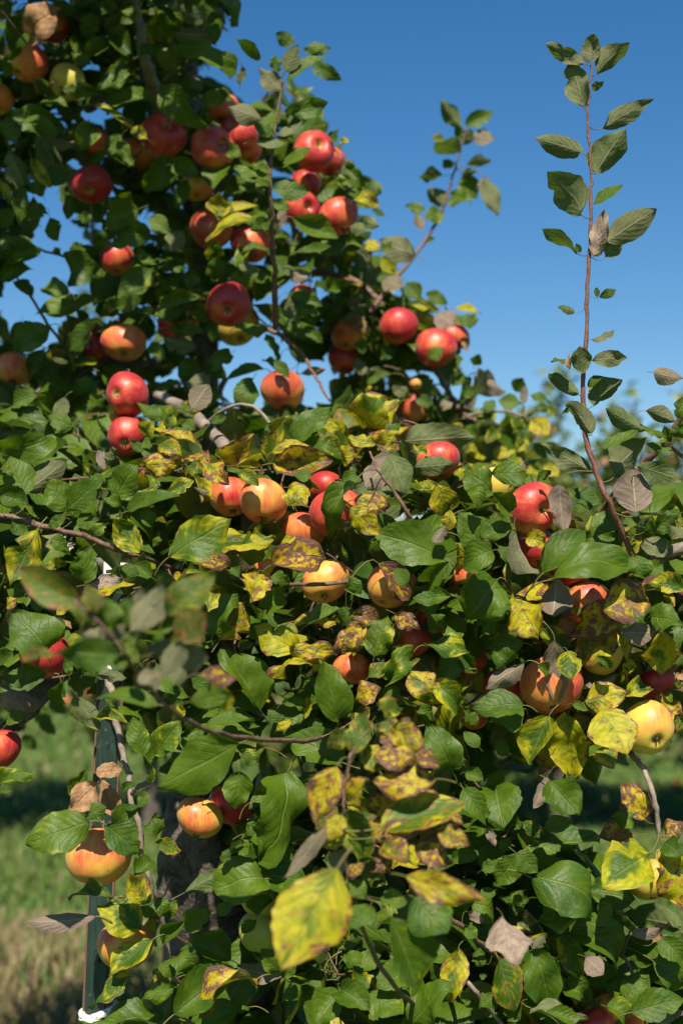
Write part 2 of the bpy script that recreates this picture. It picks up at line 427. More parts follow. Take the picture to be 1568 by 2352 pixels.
def leaf_world(B, T, W, n, rg, kind, nu=18, nv=6, bend=None, stalk_to=None, stalk=0.3, sides=4, shape=1.0):
    """blade from B to T with normal n, its stalk back to stalk_to; verts relative to B"""
    a = T - B; L = np.linalg.norm(a); a = a / L
    n = nrm(n - a * (n @ a)); s = np.cross(n, a)
    tint, back = tint_of(kind, rg)
    fold = abs(rg.normal(0.42, 0.24)) * shape; curl = rg.normal(0.55, 0.55) * shape; twist = rg.normal(0, 0.45) * shape; wave = abs(rg.normal(0.95, 0.5)) * shape
    if kind in 'bw': fold, curl, wave = 0.7, rg.normal(0.2, 1.0), 2.3
    if kind in 'om': wave *= 1.5; curl *= 1.3
    if kind in 'pu': curl *= 0.45; wave *= 0.8
    if bend is not None: curl = bend
    P, F, UV = leaf_blade(L, W / max(0.6, math.cos(fold * 0.8)), rg, nu, nv, fold, curl, twist, wave)
    V = P[:, :1] * a + P[:, 1:2] * s + P[:, 2:3] * n
    seed = rg.uniform(0, 1)
    luv = np.concatenate([UV, np.full((len(UV), 1), seed)], 1)
    # stalk
    if stalk_to is None:
        e = nrm(-a * 0.75 + np.array((0, 0, -0.25)) - n * 0.35 + rg.normal(0, 0.2, 3)) * L * stalk * rg.uniform(0.8, 1.3)
    else:
        e = stalk_to - B
    le = np.linalg.norm(e)
    c1 = -a * le * 0.45
    tt = np.linspace(0, 1, 5)[:, None]
    path = 2 * tt * (1 - tt) * c1 + tt * tt * e
    r0 = 0.0105 * L if L < 0.1 else 0.001
    SV, SF = tube(path, np.linspace(r0 * 0.8, r0 * 1.15, 5), sides, cap=False)
    k = len(V)
    V = np.concatenate([V, SV]); F = np.concatenate([F, SF + k])
    luv = np.concatenate([luv, np.tile([-1.0, 0.0, seed], (len(SV), 1))])
    col = np.tile(np.array(tint), (len(V), 1))
    return V, F, luv, col
def leaf_mesh(name, V, F, luv, col):
    me = mesh_of(name, V, F, LEAF)
    put_attr(me, 'luv', 'FLOAT_VECTOR', luv); put_attr(me, 'tint', 'FLOAT_COLOR', col)
    return me
# ------------------------------------------------------------------ what the photograph shows: leaves (base x y, tip x y, width, kind, optional distance), measured by ninths of the picture
# section: column offset, row offset, tree (near / tall), distance (None = the outer layer), leaves
LEAVES = [
(0, 0, 'tall', None, '''
45 0 5 95 50 u;130 15 345 55 60 g;160 130 262 62 75 b;110 90 60 240 110 g;100 220 0 290 40 n;420 60 400 180 90 g;510 185 400 265 70 n
345 160 350 250 45 n;470 0 540 60 50 n;620 260 485 120 100 g;735 212 745 52 142 h;800 150 975 160 100 u;810 270 978 170 70 u;830 300 695 230 100 h
810 330 1060 360 90 g;890 60 1070 125 80 g;930 0 1060 70 50 g;960 120 985 210 60 g;742 398 960 582 125 g;1030 465 920 445 70 n;710 475 485 480 100 g
590 290 460 420 110 g;440 485 615 572 72 h;285 400 465 430 60 h;180 475 310 490 60 g;300 590 40 525 110 g;100 560 18 625 90 n;95 565 265 640 70 n
240 640 362 650 50 u;415 575 375 690 100 g;45 690 110 860 120 u;150 730 235 865 52 h;0 830 42 945 40 y;70 850 95 1030 85 g;560 620 500 730 90 g
545 650 612 760 60 g;760 720 662 880 110 g;760 742 915 800 92 g;860 830 800 960 90 g;1000 1012 1012 880 95 y;1000 1005 1185 945 55 y;1160 1000 945 1110 90 h
990 1175 985 1100 80 h;1350 200 1265 150 60 g;1395 230 1515 225 60 g;1440 290 1568 370 60 g;1110 290 1100 410 40 u;880 350 930 420 50 u
330 790 180 830 90 g;230 1000 270 1110 80 g;210 960 130 1010 80 g;60 960 10 1050 70 g;330 910 310 1010 50 g;370 980 402 1020 60 g;390 1140 320 1150 60 g
150 1130 40 1120 80 g;250 1140 282 1175 40 g;540 1090 690 1090 90 g;640 960 480 1030 120 g;600 880 560 955 70 g;480 1060 450 1150 70 g;60 330 0 300 60 g
1300 960 1290 1050 42 p;1345 1000 1555 1095 110 g;1350 1160 1520 1130 60 g;1120 1160 1260 1150 50 g;680 640 600 590 50 h;620 40 560 110 60 g;1060 690 1110 720 60 n
760 190 640 260 60 g;420 300 330 240 60 g;690 1000 780 1070 80 g;840 1060 760 1150 80 u;420 760 510 700 50 g;200 900 140 840 60 g;20 1080 90 1170 70 g
'''),
(0, 0, 'tall', 2.22, '''
1195 275 1085 178 55 g;1290 420 1190 310 85 u;1310 330 1370 205 90 u;1320 370 1515 250 72 g;1275 330 1260 250 52 n;1320 522 1508 470 72 g;1200 550 1040 488 92 u
1258 615 1165 568 70 n;1170 650 1312 660 62 u;1280 620 1400 530 60 u;1290 770 1432 678 72 g;1240 790 1162 748 52 n;1070 780 1240 842 72 g;1260 870 1422 878 100 g
1240 1010 1150 1060 60 g;1255 930 1330 960 60 g
'''),
(1, 0, 'near', 1.80, '''
1106 290 938 206 62 v;1140 286 1160 155 75 v;1170 342 1320 192 108 v;1110 488 1052 285 118 v;1150 420 1202 370 40 v;1196 588 1434 456 72 v;1098 702 884 634 76 v
1172 795 1302 592 150 v;1098 982 944 785 142 v;1156 938 1290 848 62 n;1212 1112 1446 958 112 v;1158 1172 1206 962 88 w;1210 1185 1282 1088 80 v;1082 1166 918 1050 88 v
1095 1160 1075 1118 30 g
'''),
(1, 0, 'tall', 2.72, '''
545 582 455 458 70 v;568 572 697 512 72 g;600 622 704 640 72 p;548 690 425 660 112 v;470 640 410 630 40 h;575 758 690 738 60 v;462 806 353 808 70 v;500 765 462 735 40 g
552 800 622 790 40 v;556 806 618 915 82 h;655 820 718 988 62 v;640 875 672 812 52 p;506 895 592 932 92 g;462 946 395 866 82 v;380 962 290 948 60 g;462 968 382 1008 72 h
342 980 372 1062 40 p;390 1110 427 1096 30 g;560 665 592 590 62 v;540 640 535 560 40 g;505 770 480 730 40 g
'''),
(1, 0, 'tall', None, '''
20 760 100 860 82 g;90 860 182 890 70 g;60 920 172 942 62 y;140 960 202 990 32 g;90 1000 172 1040 60 u;340 1168 172 1100 102 u;0 650 36 652 30 y
110 1110 170 1150 60 y;20 1130 100 1090 70 n;0 780 60 740 60 u;40 1040 110 1060 60 u;180 1160 230 1110 40 n
'''),
(0, 1, 'tall', None, '''
695 60 540 195 120 n;320 168 185 150 82 g;455 205 165 265 130 g;462 290 298 442 112 g;230 320 62 440 112 g;340 90 470 52 90 g;530 240 662 180 70 n;625 262 755 288 52 n
700 260 945 198 72 g;772 332 942 362 95 g;750 370 905 425 90 u;700 270 860 242 60 g;990 112 1000 0 90 g;1060 130 1190 58 90 n;1090 40 1190 72 52 u;970 300 985 392 60 g
1330 60 1402 104 80 p;1330 170 1482 232 82 g;1500 152 1568 162 80 n;1350 220 1462 272 82 g;1080 330 1232 342 72 g;1220 360 1272 480 60 g;1280 260 1362 372 52 g
1210 520 1038 572 72 g;1160 570 1108 690 102 g;1310 520 1204 480 42 g;1380 540 1490 520 40 p;850 580 972 572 100 u;725 612 846 588 42 n;950 510 1042 560 72 g
300 650 258 782 72 u;340 600 412 588 50 n;150 180 60 120 60 g;0 110 150 60 110 g;60 10 190 -20 90 g;380 20 430 80 60 g;100 300 60 400 60 g;420 560 350 640 70 g
880 480 820 560 70 g;1000 620 930 690 70 g;600 20 720 40 50 g;900 60 860 150 70 g;870 240 960 300 60 g;1060 450 960 520 70 g;1330 420 1400 480 50 g;170 640 60 690 80 g
470 640 400 720 70 g;330 780 220 740 70 g;1400 330 1480 400 60 g;1260 480 1330 560 50 g;680 420 760 480 60 g;220 480 130 540 60 g;840 680 900 740 60 g
'''),
(0, 1, 'near', None, '''
882 700 962 590 102 p 2.1;744 752 622 672 62 n;800 712 952 690 52 h;762 802 792 728 52 n;672 832 705 758 80 y;730 792 762 812 50 y;900 862 738 832 66 m;722 866 842 925 76 m
650 962 836 952 82 m;918 932 1052 1052 92 o;998 915 1168 816 82 m;1240 935 1302 742 92 h;1085 962 1182 952 92 y;1258 952 1532 938 150 m;1250 902 1430 876 72 m;1340 862 1522 692 105 g
1330 802 1432 748 82 g;1330 1070 1402 1152 102 y;692 1062 528 1112 112 h;528 1114 632 958 130 g;588 1172 832 1104 82 g;780 1082 892 1030 72 h;122 1096 50 918 150 g
125 1085 308 938 120 u;0 902 218 832 72 g;330 1172 214 1028 142 g;308 1168 472 1022 112 g;130 1142 0 1100 102 g;890 1062 962 1080 42 p;970 762 1042 740 42 n;1464 772 1568 800 52 y
450 890 482 982 42 p;480 922 532 890 52 u;860 960 930 1000 60 h;1100 990 1190 1060 60 h;1430 1000 1350 1010 60 g;1480 860 1568 900 70 h;0 980 60 1010 50 n;470 1060 420 1000 60 g
600 850 660 900 50 g;840 770 900 800 50 n;560 1150 470 1110 60 g;150 840 240 900 60 g
'''),
(1, 1, 'near', None, '''
118 818 100 628 172 h;160 812 288 655 82 h;160 862 30 828 72 y;150 858 268 808 52 y;274 852 612 830 132 u;330 972 526 956 72 u;330 862 392 912 42 y;0 952 52 880 82 h
232 902 118 1072 142 p;220 912 292 1092 122 u;0 1035 95 1030 60 g;60 1122 222 1142 112 m;350 1072 432 1050 62 h;440 1052 502 1176 112 h;690 1082 558 988 112 g;690 1002 852 1012 92 g
770 1062 842 928 62 w;770 1176 690 1088 112 g;1050 1076 1202 1130 92 g;1070 1162 1152 1150 52 g;560 960 620 1010 50 h;600 1080 640 1160 60 g;270 770 210 830 50 g;900 1040 960 990 50 g
'''),
(1, 1, 'near', 1.80, '''
1182 190 1258 154 36 g;1174 190 1168 143 26 g;1070 260 994 230 38 u;1150 382 1250 338 42 u;1146 478 1314 468 58 v;1106 540 1094 415 86 v;1050 478 962 492 38 g;1045 450 1042 522 22 b
1086 636 956 540 48 v;1156 686 1288 568 112 v;1130 602 1202 552 42 g;1146 815 1030 688 92 v;1142 990 922 868 78 v;1194 876 1362 802 62 g;1254 1012 1402 834 152 v
1348 1176 1336 968 162 p;1392 802 1212 700 72 v;1360 966 1568 1036 80 v;1430 535 1568 562 72 p;1395 712 1532 762 82 v;1545 745 1568 645 62 g;1472 832 1368 778 50 n
1500 852 1480 780 60 n;1530 832 1568 770 62 g;1400 862 1522 892 50 g;1040 720 1015 710 40 g
'''),
(1, 1, 'tall', 2.66, '''
300 120 362 202 72 g;390 172 482 222 72 g;190 110 282 142 92 p;520 238 642 266 44 y;540 302 632 290 62 g;440 262 522 322 92 p;300 232 402 242 42 y;610 502 632 450 52 g
560 372 576 442 32 b;670 590 756 622 82 p;800 622 832 558 62 g;836 680 838 590 40 p;868 638 960 672 42 g;890 692 960 702 42 g;870 752 952 822 92 y;945 700 985 740 40 h
720 662 832 682 72 g;640 520 620 560 40 p;570 902 662 912 82 y;190 0 246 82 62 y;30 40 60 0 60 y;130 522 192 592 92 u;60 472 112 542 62 u;230 542 68 622 72 n;230 602 312 632 62 u
360 612 422 568 52 n;40 282 112 352 72 m;10 300 60 270 50 u;400 470 470 420 60 g;480 500 560 470 60 g;340 640 420 700 60 g;460 660 500 700 60 p;560 540 510 600 60 g;600 600 540 660 60 g
690 700 620 760 70 h;780 740 840 800 60 h;720 800 660 860 70 h;620 820 560 790 60 g;780 860 840 830 60 g;500 780 560 830 70 h;440 740 380 720 60 g;860 830 800 900 60 h;700 930 760 880 60 y
880 860 940 930 50 g;760 950 830 930 60 g;240 420 180 480 60 g;120 430 60 400 60 g;170 340 110 400 50 g;560 700 620 650 50 p;660 720 700 660 50 g;80 180 30 240 60 u;250 190 300 250 60 g
930 960 1000 1010 60 y;1000 900 940 860 50 g;860 960 900 1030 60 y;650 1000 720 960 50 g
'''),
(0, 2, 'near', 1.21, '''
380 430 95 262 125 q;600 545 752 295 130 t;770 470 992 275 150 q;830 445 925 605 140 q;650 545 828 480 125 g;515 545 470 385 115 n;400 430 470 520 70 q;440 460 400 330 70 q
550 655 258 640 120 g;260 655 90 672 60 q;832 592 756 762 100 t;470 430 440 390 40 p
'''),
(0, 2, 'near', 1.24, '''
560 600 470 480 110 t;620 620 560 480 100 n;660 560 740 420 110 t;700 650 800 560 110 t;460 500 300 420 110 q;480 560 360 560 90 t;780 620 900 560 100 q;600 660 480 690 100 g
680 470 640 340 90 t;560 520 600 390 90 g;740 740 640 790 100 t;820 700 930 640 110 t
'''),
(0, 2, 'near', 1.32, '''
722 885 415 868 90 g;920 742 1092 772 92 o;1030 802 1040 922 72 y;870 872 1062 832 80 g;790 790 860 700 70 u;640 690 560 600 60 n;700 640 760 560 60 g
'''),
(0, 2, 'near', None, '''
172 85 48 336 152 h;642 188 528 18 112 h;780 205 1062 30 190 h 1.72;968 142 1268 118 122 h;1160 112 1150 246 92 g;1260 242 1498 215 152 o;1182 282 1148 418 152 m;880 212 1062 252 92 o
415 368 622 330 82 y;410 330 562 300 72 w;900 565 1012 345 132 h;202 645 55 458 180 g;215 742 22 770 102 g;20 622 142 612 42 n;0 702 72 650 72 g;290 778 258 882 92 g
320 742 308 660 42 n;388 742 472 682 72 g;430 742 582 762 60 u;180 462 190 368 92 g;30 440 82 398 52 m;390 322 380 178 112 g;200 246 312 238 52 h;1012 585 1122 408 152 m
980 562 1092 382 92 g;1372 642 1165 528 152 y;1330 642 1532 660 112 m;1482 702 1242 762 82 m;1350 502 1542 508 72 y;1408 522 1568 442 82 g;1192 902 1010 628 198 g;1552 955 1482 682 160 g 1.74
1570 1150 1308 1032 172 g;1300 882 1402 900 70 g;1420 852 1400 952 42 y;1270 1002 1342 958 42 y;950 972 1172 958 82 g;718 1112 832 958 130 n;660 1112 612 938 90 n
680 1178 702 1064 60 n;588 970 434 958 52 h;1102 1062 715 1270 205 g 1.6;720 822 872 852 92 g;820 880 842 942 42 y;262 472 322 408 42 y;278 490 332 532 26 b;342 840 456 1000 112 u
20 990 122 930 52 n;700 300 620 240 80 g;880 320 800 400 90 g;560 250 640 290 60 g;1100 300 1020 240 70 g;1220 440 1300 380 80 g;1100 640 1170 600 50 n;1400 760 1480 860 80 g
1240 960 1310 880 70 g;1100 1100 1190 1160 70 n;60 40 130 120 70 g;300 20 220 70 50 g;360 60 460 30 60 g;420 160 350 240 60 g;240 120 320 180 60 g;120 330 60 390 60 g;240 560 300 500 50 g
700 60 640 10 60 g;480 60 420 110 50 n;950 440 880 480 60 g;1240 300 1330 320 60 g;880 760 960 820 70 g;1080 900 1000 940 70 g;1480 1000 1400 960 60 g;120 560 40 590 60 g
820 1040 900 1090 60 g;470 860 540 900 40 n
'''),
(0, 2, 'tall', 3.1, '''
150 900 240 960 70 g;120 930 60 1000 70 g;230 860 300 930 60 g;180 960 260 1020 60 g;60 940 10 1010 80 g;100 1030 170 1090 60 g;30 880 100 930 60 g
'''),
(1, 2, 'near', None, '''
170 235 310 405 135 o;62 -132 -60 125 90 g;40 -20 172 102 110 m;470 216 152 96 178 g;492 228 400 328 112 g;642 162 540 8 130 g;640 122 792 48 130 g;480 58 418 142 52 p;500 -10 490 92 62 y;692 178 558 262 102 g
712 312 572 502 185 g;502 382 328 402 92 g;928 276 1118 88 135 g;968 310 1372 268 122 g;1002 -125 1020 108 112 p;800 88 900 292 92 u;988 302 968 478 142 p;798 408 905 582 165 m
892 526 1046 630 92 n;1302 482 1048 560 150 o;1262 532 1078 705 160 m;1200 452 1412 398 170 m;1570 352 1408 328 100 h;1420 482 1552 502 122 g;1288 552 1442 552 112 p
1462 562 1472 748 152 y;832 602 662 622 92 n;770 532 668 592 52 h;842 688 658 812 102 p;380 612 582 642 92 h;150 662 212 478 142 h;112 528 -5 645 122 o;248 470 362 545 80 o
60 470 172 500 82 o;40 442 0 522 60 g;472 872 288 738 122 m;428 780 542 902 92 h;556 722 414 760 130 g;230 762 312 690 80 h;122 762 212 690 70 h;60 872 172 800 112 m
200 882 262 800 80 n;832 888 598 905 142 g;832 905 678 965 140 g;842 1032 886 948 62 p;1188 912 1312 1112 198 y 1.74;1040 938 1062 1205 190 y;952 938 862 1165 150 h
1180 1088 1252 1178 100 y;1118 872 1312 826 142 m;1272 750 1108 812 62 p;1280 558 1312 682 42 y;1310 842 1418 800 92 h;1435 846 1575 940 120 M;1036 640 1062 772 110 h
978 590 988 882 104 p;850 120 932 142 62 y;1380 140 1522 182 100 u;1390 92 1562 0 72 g;1510 62 1568 122 70 u;1150 112 1282 0 110 g;1090 192 1262 108 92 g
1110 212 1242 160 72 n;1340 200 1392 302 82 n;502 1178 388 982 150 g;780 430 684 472 42 n;1058 880 1132 912 42 g;300 330 240 260 70 g;650 560 720 500 70 g;400 540 470 480 80 g
540 640 620 740 90 g;600 440 680 520 80 g;720 160 780 240 60 g;1100 300 1160 240 60 g;1290 60 1370 30 60 g;1400 280 1480 240 70 g;30 300 90 380 70 g;250 620 330 660 60 g
340 900 420 960 70 g;560 900 620 980 70 g;700 1040 760 1120 70 g;1500 640 1568 700 60 g;900 700 960 740 60 g;1080 480 1150 440 50 g;1230 720 1170 660 50 g;120 900 60 960 60 h
1350 700 1290 740 50 y;450 420 380 470 60 g;630 1080 560 1010 60 g;760 700 700 640 60 g
'''),
(1, 2, 'near', 1.42, '''
60 1110 98 915 112 h;232 978 382 1085 140 m;330 1112 145 1125 130 o;338 1108 455 1172 90 o
'''),
(0, 3, 'near', None, '''
0 82 162 18 82 n;0 112 58 98 32 n;340 142 392 8 92 n;448 68 318 200 122 b;440 22 562 8 82 b;468 58 535 242 92 b;412 246 116 352 200 g 1.70;392 222 492 178 72 g
488 262 640 392 150 g 1.70;560 272 638 172 92 n;560 102 628 70 42 n;692 62 700 -12 42 n;682 110 638 182 52 g;740 272 708 208 52 g;722 312 668 268 52 g;714 340 824 388 82 h
620 492 702 428 92 g;682 622 598 488 102 h;522 592 312 592 80 n;440 682 122 708 92 p;520 600 570 590 30 p;648 742 445 632 152 h;702 788 500 955 132 h;600 958 418 1108 92 h
850 702 750 812 92 n;780 690 812 610 52 n;850 742 974 658 102 g;1062 882 868 788 152 g;810 870 888 932 62 g;850 572 1042 468 102 u;1212 508 978 560 185 g;1322 18 1192 395 180 g
1150 350 1272 482 112 g;1100 18 1082 190 112 g 1.72;800 1132 1094 918 200 g;772 1148 365 1185 130 g;800 1008 664 1062 72 n;1182 968 912 1152 102 m;1302 962 1088 912 82 p
1290 932 1200 830 92 g;1568 1020 1448 1178 160 g;1150 1098 920 1178 120 g;1015 430 1062 368 42 n;1350 880 1300 960 70 g;700 690 640 640 50 g;740 900 800 960 60 g;920 880 980 950 70 g
1060 620 1000 680 60 g;1110 760 1180 700 60 g;1380 1000 1300 1060 80 g;640 1040 600 1110 60 g;1180 250 1120 330 60 g;880 1000 960 980 60 g;1050 400 1120 340 60 n
1250 600 1180 680 70 g;720 600 760 680 60 n;560 690 600 760 60 h;1400 100 1340 180 70 g
'''),
(0, 3, 'near', 1.38, '''
1520 252 1300 512 72 p;1545 -5 1445 250 150 m;1570 215 1515 335 100 m
'''),
(0, 3, 'near', 1.26, '''
1548 462 1292 925 298 z
'''),
(1, 3, 'near', 1.42, '''
432 50 135 62 140 o;178 275 575 165 185 h;200 312 492 240 80 o;440 288 590 355 110 m;30 155 120 55 130 m;10 185 122 410 150 h;190 340 302 432 120 m;340 352 512 432 140 o
330 595 485 765 185 g;228 688 348 1010 230 g;180 602 302 620 92 n;40 520 110 600 80 g;130 640 40 740 110 g;100 440 20 500 70 o
'''),
(1, 3, 'near', 1.46, '''
60 30 -60 120 110 o;250 130 120 230 130 o;330 120 470 200 120 m;420 200 560 260 110 o;150 200 30 300 110 q;120 330 240 250 100 o;300 250 180 360 110 m;360 290 470 400 110 o
80 420 190 510 90 q;230 400 140 480 90 o;520 220 430 300 90 h;-10 60 -110 160 110 m;-20 180 -120 280 100 q;30 300 -90 360 90 m;200 60 300 140 110 m;10 380 -60 500 90 p
'''),
(1, 2, 'near', 1.46, '''
140 960 60 1060 100 o;180 1000 290 1060 110 o;260 920 160 880 90 h;90 1080 200 1170 120 m;330 1060 230 1150 120 o;400 1120 300 1180 110 m;200 940 250 1040 90 q;30 1000 -60 1090 90 q
'''),
(1, 3, 'near', 1.30, '''
295 498 668 615 100 m
'''),
(1, 3, 'near', 1.55, '''
742 688 792 902 205 w
'''),
(1, 3, 'near', None, '''
708 108 748 288 190 g;560 98 662 262 102 g;570 20 652 52 60 g;948 58 1085 212 170 g;950 28 880 190 70 p;878 352 1184 346 128 g;800 398 712 542 115 g;800 390 902 480 92 g
930 272 1066 240 72 g;830 250 932 312 62 h;670 270 706 362 42 p;870 504 1135 668 180 g;880 712 1142 668 72 n;1120 568 1350 602 150 g;1050 488 1162 540 100 g;1412 390 1195 545 220 h
1342 310 1178 315 112 o;1390 232 1298 88 112 o;1460 368 1570 632 180 m;1480 312 1568 248 82 o;1480 342 1568 402 100 g;590 620 702 692 110 n;580 660 652 712 42 p;535 830 498 1075 122 y
322 1178 505 995 180 g;720 878 792 1120 152 h;880 838 962 1092 170 g;1050 758 1242 912 150 g;1120 728 1242 860 110 n;1000 758 1112 965 120 h;1120 870 1202 950 92 p
868 1102 1142 1152 92 u;1570 830 1434 872 82 h;1470 780 1568 882 100 g;1430 802 1502 708 52 b;1330 752 1462 738 42 p;1310 1092 1402 938 122 g;1430 888 1568 1002 150 g
1330 1122 1568 1058 130 g;1420 1152 1568 1128 82 p;60 932 182 858 92 g;300 938 160 1012 130 g;130 1038 282 1132 150 g;0 1020 132 1112 140 g;940 1120 1102 1172 82 g
1250 230 1342 252 62 g;880 830 932 770 52 u;500 440 642 388 72 g;640 470 720 430 60 g;700 560 640 600 60 g;780 620 840 560 50 n;620 780 560 720 60 g;660 900 600 860 60 g
700 1040 640 1100 80 g;820 1080 760 1160 80 g;560 560 620 520 60 g;860 600 800 660 60 g;920 640 980 700 60 g;960 330 900 290 50 g;680 200 620 220 60 g;780 330 720 380 60 g
1180 620 1240 690 70 g;1030 1010 1110 1050 70 g;1220 1100 1300 1160 80 g;400 900 450 970 70 g;90 780 150 840 60 g;20 860 90 900 80 g
'''),
]

